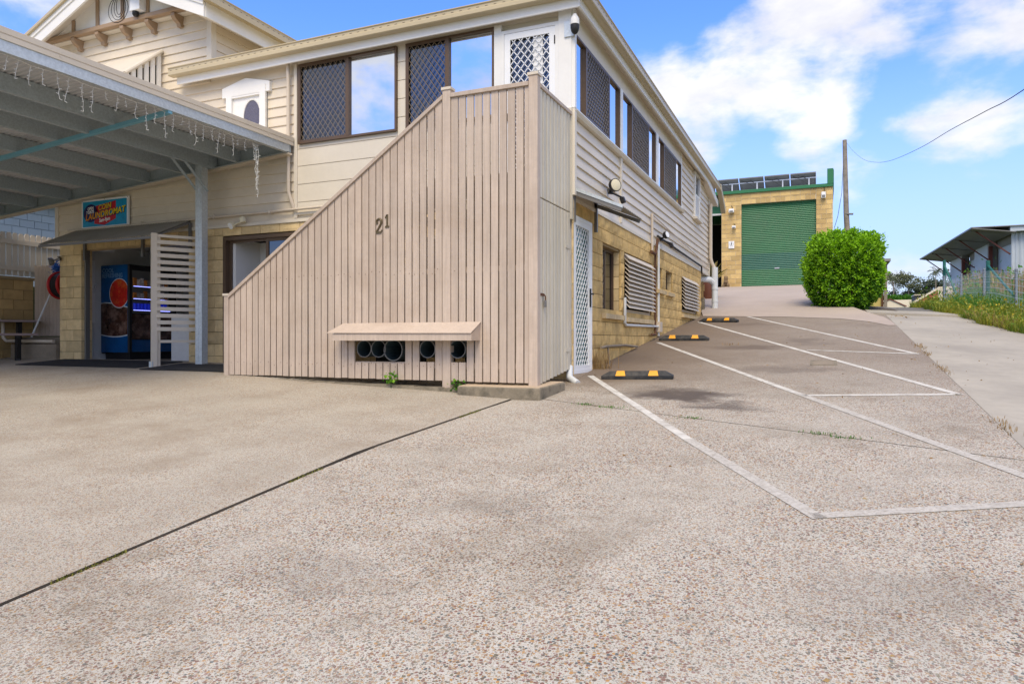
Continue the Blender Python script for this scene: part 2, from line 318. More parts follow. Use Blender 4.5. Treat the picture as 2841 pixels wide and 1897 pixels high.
# ------------------------------------------------------------------ builders
class MB:
    def __init__(s): s.v = []; s.f = []
    def add(s, vs, fs):
        o = len(s.v); s.v += [tuple(p) for p in vs]; s.f += [tuple(i + o for i in f) for f in fs]; return s
    def box(s, x0, x1, y0, y1, z0, z1):
        return s.add([(x0,y0,z0),(x1,y0,z0),(x1,y1,z0),(x0,y1,z0),(x0,y0,z1),(x1,y0,z1),(x1,y1,z1),(x0,y1,z1)],
                     [(0,3,2,1),(4,5,6,7),(0,1,5,4),(1,2,6,5),(2,3,7,6),(3,0,4,7)])
    def prism(s, poly, d):
        """polygon (3-D points) swept by vector d"""
        n = len(poly); a = [Vector(p) for p in poly]; d = Vector(d); b = [p + d for p in a]
        return s.add(a + b, [tuple(range(n - 1, -1, -1)), tuple(range(n, 2 * n))] + [(i, (i + 1) % n, n + (i + 1) % n, n + i) for i in range(n)])
    def bar(s, a, b, w, h=None, up=(0, 0, 1)):
        a, b = Vector(a), Vector(b); h = h or w; d = (b - a).normalized(); up = Vector(up)
        if abs(d.dot(up)) > .99: up = Vector((1, 0, 0))
        x = d.cross(up).normalized(); y = x.cross(d).normalized()
        q = [a + x * (i * w / 2) + y * (j * h / 2) for i, j in ((-1,-1),(1,-1),(1,1),(-1,1))]
        return s.prism(q, b - a)
    def tube(s, pts, r, n=8, caps=True):
        pts = [Vector(p) for p in pts]; rs = r if isinstance(r, (list, tuple)) else [r] * len(pts)
        o = len(s.v); m = len(pts); ref = None
        for i, p in enumerate(pts):
            d = (pts[min(i + 1, m - 1)] - pts[max(i - 1, 0)]).normalized()
            if ref is None: ref = Vector((0, 0, 1)) if abs(d.z) < .9 else Vector((1, 0, 0))
            x = d.cross(ref)
            if x.length < 1e-4: x = d.cross(Vector((0, 1, 0)))
            x.normalize(); y = x.cross(d).normalized(); ref = y
            for k in range(n):
                t = 2 * math.pi * k / n; s.v.append(tuple(p + x * (rs[i] * math.cos(t)) + y * (rs[i] * math.sin(t))))
        for i in range(m - 1):
            for k in range(n):
                k2 = (k + 1) % n; s.f.append((o + i*n + k, o + i*n + k2, o + (i+1)*n + k2, o + (i+1)*n + k))
        if caps:
            s.f.append(tuple(o + k for k in range(n - 1, -1, -1))); s.f.append(tuple(o + (m-1)*n + k for k in range(n)))
        return s
    def ring(s, c, axis, r0, r1, d, n=24):
        """annular collar: inner r0, outer r1, depth d along axis"""
        c = Vector(c); ax = Vector(axis).normalized(); x = ax.orthogonal().normalized(); y = ax.cross(x); o = len(s.v)
        for k in range(n):
            t = 2 * math.pi * k / n; e = x * math.cos(t) + y * math.sin(t)
            for r, z in ((r0, 0), (r1, 0), (r1, d), (r0, d)): s.v.append(tuple(c + e * r + ax * z))
        for k in range(n):
            a = o + 4 * k; b = o + 4 * ((k + 1) % n)
            for i in range(4): j = (i + 1) % 4; s.f.append((a + i, b + i, b + j, a + j))
        return s
    def mesh(s, name):
        me = bpy.data.meshes.new(name); me.from_pydata(s.v, [], s.f); me.update()
        bm = bmesh.new(); bm.from_mesh(me); bmesh.ops.recalc_face_normals(bm, faces=bm.faces); bm.to_mesh(me); bm.free()
        return me
    def build(s, name, m, parent=None, smooth=False, bevel=0):
        me = s.mesh(name); me.materials.append(m)
        if smooth:
            for p in me.polygons: p.use_smooth = True
        o = bpy.data.objects.new(name, me); COL.objects.link(o)
        if parent is not None: attach(o, parent)
        if bevel:
            bv = o.modifiers.new('bevel', 'BEVEL'); bv.width = bevel; bv.segments = 2; bv.limit_method = 'ANGLE'; bv.angle_limit = R(40)
        if smooth and not bevel:
            try: me.set_sharp_from_angle(angle=R(40))
            except Exception: pass
        return o
def wloc(o):
    v = Vector((0, 0, 0))
    while o is not None: v += o.location; o = o.parent
    return v
def attach(o, p):
    """child keeps its place in the world (parents are never rotated or scaled)"""
    o.parent = p; o.location = o.location - wloc(p)
def tag(o, label=None, cat=None, group=None, kind=None):
    for k, v in (('label', label), ('category', cat), ('group', group), ('kind', kind)):
        if v: o[k] = v
    return o
def thing(name, label, cat, loc=(0, 0, 0), group=None):
    o = bpy.data.objects.new(name, None); COL.objects.link(o); o.location = loc; o.empty_display_size = .2
    return tag(o, label, cat, group)
def inst(name, me, parent, loc, scale=(1, 1, 1), rotz=0):
    o = bpy.data.objects.new(name, me); COL.objects.link(o); o.location = loc; o.scale = scale; o.rotation_euler = (0, 0, rotz)
    if parent is not None: attach(o, parent)
    return o
def text(body, name, m, parent, loc, size, rot=(R(90), 0, 0), ex=.002, off=0.0, shear=0.0, align='CENTER', sx=1.0, space=1.0):
    c = bpy.data.curves.new(name, 'FONT'); c.body = body; c.size = size; c.extrude = ex; c.offset = off; c.shear = shear
    c.align_x = align; c.align_y = 'CENTER'; c.space_character = space; c.materials.append(m)
    c.resolution_u = 4; tmp = bpy.data.objects.new('tmp', c); me = bpy.data.meshes.new_from_object(tmp); me.name = name
    bpy.data.objects.remove(tmp); bpy.data.curves.remove(c)
    o = bpy.data.objects.new(name, me); COL.objects.link(o); o.location = loc; o.rotation_euler = rot; o.scale = (sx, 1, 1)
    if parent is not None: attach(o, parent)
    return o
def leaves(name, m, parent, pts, nrm, size, asp=.45, tone=None, fold=.25, kind=None):
    """pointed folded leaves: 4 triangles... pts (n,3), nrm (n,3) leaf directions"""
    n = len(pts); d = nrm / np.linalg.norm(nrm, axis=1)[:, None]
    r = rng.normal(size=(n, 3)); sd_ = np.cross(d, r); sd_ /= np.linalg.norm(sd_, axis=1)[:, None]; up = np.cross(sd_, d)
    sz = (np.asarray(size) * rng.uniform(.7, 1.3, n))[:, None]
    p0 = pts; p1 = pts + d * sz; mid = pts + d * sz * .5
    a = mid + sd_ * sz * asp * .5 + up * sz * fold * .3; b_ = mid - sd_ * sz * asp * .5 + up * sz * fold * .3
    v = np.stack([p0, a, p1, b_], 1).reshape(-1, 3)
    i = np.arange(n) * 4
    f = np.concatenate([np.stack([i, i + 1, i + 2], 1), np.stack([i, i + 2, i + 3], 1)])
    me = bpy.data.meshes.new(name); me.from_pydata(v.tolist(), [], f.tolist()); me.update()
    tn = rng.random(n) if tone is None else np.asarray(tone)
    at = me.attributes.new('tone', 'FLOAT', 'POINT'); at.data.foreach_set('value', np.repeat(np.clip(tn, 0, 1), 4).astype(np.float32))
    me.materials.append(m); o = bpy.data.objects.new(name, me); COL.objects.link(o)
    if parent is not None: attach(o, parent)
    if kind: o['kind'] = kind
    return o
def blades(name, m, pts, h, w=.008, lean=.35, tone=None):
    """grass blades as bent tapering strips"""
    n = len(pts); an = rng.uniform(0, 2 * math.pi, n); ln = np.abs(rng.normal(0, lean, n)); hh = h * rng.uniform(.5, 1.3, n)
    dx = np.cos(an); dy = np.sin(an); wx = -dy * w; wy = dx * w
    b0 = np.stack([pts[:, 0] - wx, pts[:, 1] - wy, pts[:, 2]], 1); b1 = np.stack([pts[:, 0] + wx, pts[:, 1] + wy, pts[:, 2]], 1)
    mx_ = pts[:, 0] + dx * ln * hh * .35; my = pts[:, 1] + dy * ln * hh * .35; mz = pts[:, 2] + hh * .6
    m0 = np.stack([mx_ - wx * .7, my - wy * .7, mz], 1); m1 = np.stack([mx_ + wx * .7, my + wy * .7, mz], 1)
    tp = np.stack([pts[:, 0] + dx * ln * hh, pts[:, 1] + dy * ln * hh, pts[:, 2] + hh * (1 - .25 * ln)], 1)
    v = np.stack([b0, b1, m1, m0, tp], 1).reshape(-1, 3); i = np.arange(n) * 5
    f = [(a, a + 1, a + 2, a + 3) for a in i.tolist()] + [(a + 3, a + 2, a + 4) for a in i.tolist()]
    me = bpy.data.meshes.new(name); me.from_pydata(v.tolist(), [], f); me.update()
    at = me.attributes.new('tone', 'FLOAT', 'POINT'); at.data.foreach_set('value', np.repeat(rng.random(n) if tone is None else tone, 5).astype(np.float32))
    me.materials.append(m); o = bpy.data.objects.new(name, me); COL.objects.link(o); return o

def block_mesh(m, rough, seed):
    """unit block, x 0..1, z 0..1, back at y 0, split face near y -1"""
    r = random.Random(seed); nx, nz = 5, 4; b = MB(); vs = []
    for j in range(nz):
        for i in range(nx):
            e = i in (0, nx - 1) or j in (0, nz - 1)
            vs.append((i / (nx - 1), -(.62 if e else .62 + rough * r.uniform(.1, .75)) if rough else -1, j / (nz - 1)))
    fs = [(j*nx+i, j*nx+i+1, (j+1)*nx+i+1, (j+1)*nx+i) for j in range(nz-1) for i in range(nx-1)]
    o = len(vs); vs += [(0,0,0),(1,0,0),(1,0,1),(0,0,1)]
    bot = [i for i in range(nx)]; top = [(nz-1)*nx+i for i in range(nx)]; lf = [j*nx for j in range(nz)]; rt = [j*nx+nx-1 for j in range(nz)]
    fs += [tuple([o, o+1] + bot[::-1]), tuple([o+3] + top + [o+2]), tuple([o] + lf + [o+3]), tuple([o+1, o+2] + rt[::-1])]
    b.add(vs, fs); me = b.mesh('block'); me.materials.append(m); return me
def block_wall(parent, meshes, axis, c, a0, a1, z0, z1, holes=(), depth=.035, L_=.4, H_=.2, gap=.008, stag=True, floor=None, sgn=1, name='block', start=0):
    """courses of single blocks on a wall face. axis 'x': runs along x, faces -y at y=c. axis 'y': runs along y, faces +x at x=c"""
    row = 0; z = z0; n = 0
    while z < z1 - .03:
        h = min(H_, z1 - z); off = (L_ / 2 if (row + start) % 2 and stag else 0); a = a0 - off
        cuts = [(p, q) for (p, q, u, v) in holes if u < z + h * .5 < v]
        while a < a1 - .02:
            segs = [(max(a, a0), min(a + L_, a1))]
            for p, q in cuts:
                ns = []
                for s0, s1 in segs:
                    if q <= s0 or p >= s1: ns.append((s0, s1))
                    else:
                        if p > s0: ns.append((s0, p))
                        if q < s1: ns.append((q, s1))
                segs = ns
            for s0, s1 in segs:
                if s1 - s0 < .035: continue
                if floor and floor((s0 + s1) / 2) > z + h: continue
                w = s1 - s0 - gap; me = random.choice(meshes)
                if axis == 'x': inst(name, me, parent, (s0 + gap / 2, c, z + gap / 2), (w, depth, h - gap))
                else: inst(name, me, parent, (c, s0 + gap / 2, z + gap / 2), (w, depth, h - gap), R(90))
                n += 1
            a += L_
        z += H_; row += 1
    return n
BM = [block_mesh(BLK, .55, i) for i in range(6)]
BMF = [block_mesh(BLKF, .38, i + 10) for i in range(5)]
BMS = [block_mesh(BLKS, 0, i + 20) for i in range(1)]
BMR = [block_mesh(BLKR, .08, i + 30) for i in range(3)]
BMN = [block_mesh(NBLUE, 0, 40)]
BMB = [block_mesh(BRK, 0, 41)]
BMK = [block_mesh(BRICK, 0, 42)]
BMFS = [block_mesh(BLKF, .05, 43)]

def diamonds(u0, u1, v0, v1, pu, pv, place, r=.004, depth=.006):
    """expanded diamond grille clipped to a rectangle, straight strands; place(u, v, w) -> point"""
    b = MB(); k = pv / pu
    for sg in (1, -1):
        H = v1 - v0; Wd = u1 - u0
        rng_ = np.arange(-(Wd * k + H) - pv, (Wd * k + H) + pv, pv)
        for c in rng_:
            pts = []
            for u in (u0, u1):
                v = v0 + c + sg * k * (u - u0)
                if v0 <= v <= v1: pts.append((u, v))
            for v in (v0, v1):
                u = u0 + (v - v0 - c) / (sg * k)
                if u0 < u < u1: pts.append((u, v))
            if len(pts) < 2: continue
            (ua, va), (ub, vb) = pts[0], pts[-1]
            l = math.hypot(ub - ua, vb - va)
            if l < .01: continue
            nu, nv = -(vb - va) / l * r, (ub - ua) / l * r
            q = [place(ua + nu, va + nv, 0), place(ua - nu, va - nv, 0), place(ua - nu, va - nv, depth), place(ua + nu, va + nv, depth)]
            b.prism(q, Vector(place(ub, vb, 0)) - Vector(place(ua, va, 0)))
    return b
FRONT = lambda y: (lambda u, v, w: (u, y - w, v))         # u = x, v = z, proud towards -y
SIDE = lambda x: (lambda u, v, w: (x + w, u, v))          # u = y, v = z, proud towards +x
def rect(b, pl, u0, u1, v0, v1, d0, d1):
    q = [pl(u0, v0, d0), pl(u1, v0, d0), pl(u1, v1, d0), pl(u0, v1, d0)]
    return b.prism(q, Vector(pl(u0, v0, d1)) - Vector(pl(u0, v0, d0)))
def frame(b, pl, u0, u1, v0, v1, t, d0, d1):
    rect(b, pl, u0, u0 + t, v0, v1, d0, d1); rect(b, pl, u1 - t, u1, v0, v1, d0, d1)
    rect(b, pl, u0 + t, u1 - t, v0, v0 + t, d0, d1); rect(b, pl, u0 + t, u1 - t, v1 - t, v1, d0, d1); return b

# ------------------------------------------------------------------ the ground
def sm(a, b, x): t = min(1, max(0, (x - a) / (b - a))); return t * t * (3 - 2 * t)
def slabL(x, y):
    """front slab under the carport"""
    e = .863 + (1.03 - .863) * min(max((-3.3 - x) / 4.46, 0), 1.02) + max(0, (-7.85 - x)) * .004
    return e + (.112 if y < 7.75 else .08) * (y - 7.75)
def park(x, y): return .11 * y
def G(x, y):
    zl = .11 * min(y, 22.5) + (.042 * (y - 22.5) if y > 22.5 else 0)
    if y > 110: zl += (y - 110) * .0105
    zr = .11 * min(y, 30) - .05 * (x - 1.35) if x < 9 else .11 * min(y, 30) - .38
    if y > 30: zr += .088 * (min(y, 50) - 30) + .035 * max(0, min(y, 110) - 50) + .05 * max(0, y - 110)
    if x > 1.37 and y < 30: zl -= .05 * (min(x, 3.7) - 1.37) + .02
    t = sm(max(3.2, .138 * y), max(5.2, .165 * y), x); z = zl * (1 - t) + zr * t
    if x < -15.0 and y > 3: z = max(z, 2.72 * sm(-15.0, -15.12, x))
    return max(z, -.35)
def sheet(name, m, xs, ys, zf, thick=0):
    b = MB(); nx, ny = len(xs), len(ys)
    b.v = [(x, y, zf(x, y)) for y in ys for x in xs]
    b.f = [(j*nx+i, j*nx+i+1, (j+1)*nx+i+1, (j+1)*nx+i) for j in range(ny-1) for i in range(nx-1)]
    if thick:
        o = len(b.v); b.v += [(x, y, z - thick) for (x, y, z) in b.v]
        rim = [i for i in range(nx)] + [j*nx+nx-1 for j in range(1, ny)] + [(ny-1)*nx+i for i in range(nx-2, -1, -1)] + [j*nx for j in range(ny-2, 0, -1)]
        b.f += [(rim[k], rim[(k+1) % len(rim)], o + rim[(k+1) % len(rim)], o + rim[k]) for k in range(len(rim))]
    me = bpy.data.meshes.new(name); me.from_pydata(b.v, [], b.f); me.update(); me.materials.append(m)
    for p in me.polygons: p.use_smooth = not thick
    o = bpy.data.objects.new(name, me); COL.objects.link(o); o['kind'] = 'structure'; return o
gx = [-900, -400, -150, -60, -30, -20, -16, -15.12, -15.0, -14.5, -13, -10, -6, -3.7, -2, 0, 1.3, 2, 3, 3.4, 3.8, 4.2, 4.7, 5.2, 6, 8, 9, 12, 20, 40, 80, 150, 400, 900]
gy = [-300, -60, -20, -8, -3.2, 0, 3, 5, 8, 12, 16, 20, 22.5, 24, 27, 30, 34, 38, 42, 46, 50, 60, 80, 110, 150, 220, 320, 500, 900]
sheet('ground', TERR, gx, gy, lambda x, y: G(x, y) - .09)
def jx(y):                                               # expansion joint between the two slabs
    p = [(-4, -3.45), (2.2, -3.6), (5.1, -3.6), (7.74, -3.25), (8.3, -3.05), (9.1, -3.05)]
    for (y0, x0), (y1, x1) in zip(p, p[1:]):
        if y <= y1: return x0 + (x1 - x0) * (y - y0) / (y1 - y0)
    return p[-1][1]
ys = [-4 + .5 * i for i in range(25)] + [8.3, 8.7, 9.15]
b = MB(); cols = 14
for y in ys:
    for i in range(cols + 1):
        x = jx(y) - .009 + (-15.0 - jx(y)) * (i / cols) ** 1.2
        b.v.append((x, y, slabL(x, y) if y > -1 else slabL(x, y)))
for j in range(len(ys) - 1):
    for i in range(cols): k = j * (cols + 1) + i; b.f.append((k, k + cols + 1, k + cols + 2, k + 1))
eb = MB()
for y in ys: x = jx(y) - .009; eb.v += [(x, y, slabL(x, y)), (x, y, slabL(x, y) - .09)]
for j in range(len(ys) - 1): k = 2 * j; eb.f.append((k, k + 1, k + 3, k + 2))
eb.build('slab_edge', SOIL)['kind'] = 'structure'
sl = b.build('concrete_slab', AGGL); sl['kind'] = 'structure'
# parking slab of coarser aggregate, two pours with a saw joint between them
def cutline(x): return 7.74 - (x + 3.25) * .375
pk = [1.35 - .0 * i for i in range(1)]
def parkpoly(name, ylo, yhi):
    b = MB(); n = 14
    for k in range(n + 1):
        t = k / n
        for i in range(9):
            s_ = i / 8; 
            xl = -3.6; xr = 1.36; x = xl + (xr - xl) * s_
            y0 = ylo(x); y1 = yhi(x); y = y0 + (y1 - y0) * t
            if x < jx(y) and y < 8.5: x = jx(y) + (xr - jx(y)) * s_
            b.v.append((x, y, park(x, y)))
    for k in range(n):
        for i in range(8): q = k * 9 + i; b.f.append((q, q + 1, q + 10, q + 9))
    o = b.build(name, AGGR); o['kind'] = 'structure'; return o
parkpoly('parking_slab', lambda x: -4, lambda x: cutline(x) - .008)
parkpoly('parking_slab', lambda x: cutline(x) + .008, lambda x: 21.0)
b = MB().add([(-3.7, -4, -.53), (-3.3, -4, -.53), (-2.8, 9.2, .93), (-3.75, 9.2, .93)], [(0, 1, 2, 3)])
b.add([(-3.4, cutline(-3.4) - .05, .11 * cutline(-3.4) - .03), (1.4, cutline(1.4) - .05, .11 * cutline(1.4) - .03), (1.4, cutline(1.4) + .05, .11 * cutline(1.4) - .03), (-3.4, cutline(-3.4) + .05, .11 * cutline(-3.4) - .03)], [(0, 1, 2, 3)])
b.build('joint_dirt', SOIL)['kind'] = 'structure'
# smooth concrete lane to the right, with a step across it and gravel at the crest
lane = lambda x, y: .11 * y - .05 * (x - 1.37) - .012
sheet('driveway', CONC, [1.375 + .32 * i for i in range(8)], [-4 + 1.0 * i for i in range(24)] + [19.5], lane)
sheet('driveway', CONC, [1.0 + .4 * i for i in range(7)], [19.52, 20.4, 21.0], lambda x, y: lane(x, 19.5) + .045 + (y - 19.5) * .085, .12)
crest = lambda x, y: lane(x, 19.5) + .03 + .09 * (min(y, 23) - 19.5) + .02 * max(0, y - 23) + .012 * math.sin(x * 9 + y * 5) * (y > 21.1)
sheet('gravel_patch', GRAVEL, [-.2 + .4 * i for i in range(11)], [21.0, 21.5, 22, 22.6, 23, 24, 26, 30], crest)
# concrete ramp up to the shed door
RP = [  # y, left x, right x, z left, z right
    (16.5, 1.22, 1.36, 1.817, 1.817), (17.4, .92, 1.33, 1.917, 1.93), (18.3, .35, 1.26, 2.016, 2.04), (19.0, -.8, 1.13, 2.094, 2.12), (19.6, -2.95, 1.0, 2.16, 2.20), (20.6, -3.15, .72, 2.33, 2.37), (22, -3.3, .15, 2.56, 2.57), (24, -3.6, .0, 2.84, 2.84),
    (26, -3.9, -.1, 3.11, 3.11), (29, -5, .1, 3.50, 3.50), (31.2, -6, .36, 3.76, 3.76), (32.9, -6.4, .40, 3.835, 3.835), (36, -6.4, .40, 3.84, 3.84)]
b = MB(); nn = 8
for (y, xl, xr, zl, zr) in RP:
    for i in range(nn + 1): t = i / nn; b.v.append((xl + (xr - xl) * t, y, zl + (zr - zl) * t + .004))
for j in range(len(RP) - 1):
    for i in range(nn): k = j * (nn + 1) + i; b.f.append((k, k + 1, k + nn + 2, k + nn + 1))
o = len(b.v)
for (y, xl, xr, zl, zr) in RP: b.v += [(xr, y, zr + .004), (xr + .12, y, zr - .5)]
for j in range(len(RP) - 1): k = o + 2 * j; b.f.append((k, k + 2, k + 3, k + 1))
RAMPM = mat('pinkish_ramp_concrete', (.43, .36, .305), .85, .07, .7, dirt=(.36, .29, .245), dirt_s=.5, dirt_a=.55, bump=.1, bscale=90)
b.build('ramp', RAMPM, smooth=True)['kind'] = 'structure'
b = MB(); b.add([(-.1, 20.5, 2.2), (1.6, 18.4, 1.95), (1.9, 19.4, 2.06), (1.7, 21.2, 2.33), (.4, 24, 2.7)], [(0, 1, 2, 3, 4)])
b.build('leaf_litter_bed', SOIL)['kind'] = 'structure'
# painted bay lines
def line(p, w, m, nseg=10):
    b = MB(); p = [Vector((x, y, 0)) for x, y in p]; d = (p[-1] - p[0]).normalized(); n = Vector((-d.y, d.x, 0)) * w / 2; pts = []
    for i in range(nseg + 1):
        t = i / nseg; q = p[0] * (1 - t) + p[-1] * t
        pts += [q + n, q - n]
    b.v = [(q.x, q.y, park(q.x, q.y) + .004) for q in pts]; b.f = [(2*i, 2*i+1, 2*i+3, 2*i+2) for i in range(nseg)]
    o = b.build('parking_line', m); o['kind'] = 'structure'
line([(-2.90, 9.33), (-1.05, 6.12)], .085, PAINTW); line([(-1.05, 6.12), (-.02, 4.44)], .09, PAINTF)
line([(-2.84, 13.36), (-.25, 8.40)], .085, PAINTW); line([(-.25, 8.40), (1.34, 5.36)], .09, PAINTF)
line([(-2.80, 17.83), (1.29, 8.58)], .085, PAINTW)
line([(-2.16, 20.2), (1.25, 11.9)], .085, PAINTW)
line([(-.06, 4.47), (1.34, 5.14)], .09, PAINTF)
line([(-.21, 8.30), (1.31, 8.62)], .085, PAINTW); line([(-.24, 12.31), (1.27, 11.9)], .085, PAINTW)
# drain lid
t = thing('drain_cover', 'small rectangular concrete drain lid in the middle parking bay', 'drain cover', (.0, 10.86, park(0, 10.86)))
zq = lambda y: park(0, y)
b = MB(); 
for (x0, x1, y0, y1) in ((-.17, .17, 10.62, 10.66), (-.17, .17, 11.06, 11.10), (-.17, -.13, 10.66, 11.06), (.13, .17, 10.66, 11.06)):
    b.prism([(x0, y0, zq(y0) - .02), (x1, y0, zq(y0) - .02), (x1, y1, zq(y1) - .02), (x0, y1, zq(y1) - .02)], (0, 0, .026))
b.build('rim', KERB, t)
b = MB().prism([(-.125, 10.67, zq(10.67) - .02), (.125, 10.67, zq(10.67) - .02), (.125, 11.05, zq(11.05) - .02), (-.125, 11.05, zq(11.05) - .02)], (0, 0, .025)); b.build('lid', STEPC, t)

# ------------------------------------------------------------------ the house
XR, YF, ZB = -3.05, 9.0, 3.39          # right wall face, front wall face, underside of the boards
house = thing('house', 'cream weatherboard house raised on yellow split block walls', 'house', (-8, 12, 1.2))
def part(b, name, m, smooth=False, bevel=0, parent=house): return b.build(name, m, parent, smooth, bevel)
# cores
b = MB(); b.box(-13.28, -3.09, 9.035, 21.35, ZB + .01, 5.95); b.box(-13.28, -9.43, 9.036, 18, 5.95, 7.1)
b.prism([(-13.28, 9.037, 7.1), (-9.43, 9.037, 7.1), (-11.4, 9.037, 7.95)], (0, 8.9, 0)); part(b, 'wall', CREAM2)
def board(x0, x1, z0, z1, y, t0=.008, t1=.03):           # bevelled board facing the street
    q = [(x0, y, z0), (x0, y - t1, z0), (x0, y - t1, z0 + .012), (x0, y - t0, z1 + .012), (x0, y, z1 + .012)]
    part(MB().prism(q, (x1 - x0, 0, 0)), 'weatherboard', CREAM)
def boardR(y0, y1, z0, z1, x=XR - .035, t0=.008, t1=.034):
    q = [(x, y0, z0), (x + t1, y0, z0), (x + t1, y0, z0 + .012), (x + t0, y0, z1 + .012), (x, y0, z1 + .012)]
    part(MB().prism(q, (0, y1 - y0, 0)), 'weatherboard', CREAM)
PITCH = .152; z = ZB + .02; k = 0
while z < 7.0:
    x1 = -7.66 if z < 5.72 else -9.45
    if 4.35 < z + .08 < 5.72:
        board(-13.28, -9.03, z, z + PITCH, 9.035); board(-8.2, x1, z, z + PITCH, 9.035)
    else: board(-13.28, x1, z, min(z + PITCH, 7.05), 9.035)
    z += PITCH; k += 1
zr = ZB + .02
while zr < 4.48: boardR(9.02, 21.36, zr, zr + .153); zr += .153
z0_ = zr
while zr < 5.9: boardR(16.92, 21.36, zr, zr + .153); zr += .153
zg = 5.95
while zg < 6.9:                                          # side of the upper gable, seen over the lower roof
    q = [(-9.43, 9.04, zg), (-9.40, 9.04, zg), (-9.42, 9.04, zg + .16), (-9.43, 9.04, zg + .16)]
    part(MB().prism(q, (0, 9, 0)), 'weatherboard', CREAM); zg += PITCH
# corner and cover trims
def trim(x0, x1, y0, y1, z0, z1, m=CREAM2, name='corner_trim', bv=.004): return part(MB().box(x0, x1, y0, y1, z0, z1), name, m, bevel=bv)
trim(-7.66, -7.60, 8.985, 9.04, 3.43, 5.86); trim(-13.34, -13.26, 8.985, 9.06, 3.42, 5.4); trim(-9.50, -9.39, 8.985, 9.10, 5.95, 6.96)
trim(-3.075, -2.995, 8.96, 9.04, 3.42, 4.56); trim(XR - .03, XR + .02, 11.46, 11.53, 3.43, 4.5); trim(XR - .03, XR + .022, 21.33, 21.40, 3.2, 5.8)
trim(XR - .03, XR + .02, 16.86, 16.93, 4.5, 5.88, WHITE)
b = MB(); b.box(-13.30, -3.06, 8.975, 9.035, ZB - .02, ZB + .03); part(b, 'base_trim', CREAM2)
b = MB(); b.box(XR - .03, XR + .012, 9.04, 21.4, ZB - .02, ZB + .025); part(b, 'base_trim', CREAM2)
# flat sheet cladding between the trim and the landing door
def panel(x0, x1, z0, z1): part(MB().box(x0, x1, 9.012, 9.035, z0 + .004, z1 - .004), 'cladding_panel', CREAM2, bevel=.003)
for z0, z1 in ((3.52, 3.68), (3.68, 3.96), (3.96, 4.245), (4.245, 4.515)): panel(-7.6, -4.1, z0, z1)
for z0, z1 in ((4.515, 4.79), (4.79, 5.06), (5.06, 5.33), (5.33, 5.6), (5.6, 5.86)): panel(-5.755, -5.6, z0, z1)
panel(-7.6, -6.3, 4.515, 4.59); panel(-6.3, -5.76, 4.515, 4.59)
part(MB().box(-7.6, -4.1, 8.99, 9.035, 3.48, 3.52), 'sill_trim', CREAM2)
part(MB().box(-7.6, -3.2, 9.0, 9.04, 5.835, 5.97), 'head_trim', CREAM2)
# front windows: bronze frame, one grille leaf, one mirror pane
def window(pl, u0, u1, v0, v1, um, leaf_first, fm, gm, g1, g2, mesh=True, pu=.095, pv=.125):
    w = part(frame(MB(), pl, u0, u1, v0, v1, .03, -.03, .032), 'window', fm)
    b = MB(); rect(b, pl, um - .022, um + .022, v0 + .03, v1 - .03, -.02, .036); b.build('mullion', fm, w)
    for (a, c, scr) in ((u0 + .03, um - .022, leaf_first), (um + .022, u1 - .03, not leaf_first)):
        rect(MB(), pl, a, c, v0 + .03, v1 - .03, -.015, -.004).build('pane', g2 if scr else g1, w)
        if scr:
            frame(MB(), pl, a, c, v0 + .03, v1 - .03, .02, .012, .03).build('screen_frame', fm, w)
            diamonds(a + .02, c - .02, v0 + .05, v1 - .05, pu, pv, lambda u, v, d: pl(u, v, .018 + d), .0026, .006).build('security_grille', gm, w)
    return w
fp = FRONT(9.0)
window(fp, -7.565, -5.755, 4.585, 5.83, -6.62, True, BRONZE, BRGRILLE, GLASS, GLASSD)
window(fp, -5.595, -4.175, 4.595, 5.83, -4.90, True, BRONZE, BRGRILLE, GLASS, GLASSD)
trim(-4.17, -4.06, 8.965, 9.04, 3.5, 5.84, WHITE, 'door_post')
# landing door with a white diamond screen
d = part(frame(MB(), fp, -4.06, -3.225, 3.52, 5.74, .045, -.03, .04), 'door', WHITE)
rect(MB(), fp, -4.01, -3.275, 3.56, 5.69, -.02, -.01).build('door_leaf', GLASSD, d)
rect(MB(), fp, -3.60, -3.46, 3.9, 5.6, -.01, .004).build('curtain', INTW, d)
b = frame(MB(), fp, -4.012, -3.272, 3.565, 5.69, .085, .012, .036); b.build('screen_frame', WHITEM, d)
diamonds(-3.93, -3.355, 3.65, 5.61, .105, .125, lambda u, v, w: fp(u, v, .018 + w), .0055, .008).build('screen_mesh', WHITEM, d)
for zz in (3.9, 4.6, 5.45): rect(MB(), fp, -3.285, -3.272, zz, zz + .11, .036, .046).build('hinge', BLACK, d)
rect(MB(), fp, -3.995, -3.955, 4.5, 4.6, .036, .06).build('lock', BLACK, d)
trim(-3.225, -3.04, 8.955, 9.05, 3.5, 5.87, WHITE, 'corner_post'); trim(-3.075, -2.995, 8.97, 9.035, 4.57, 5.87, WHITE, 'corner_post')
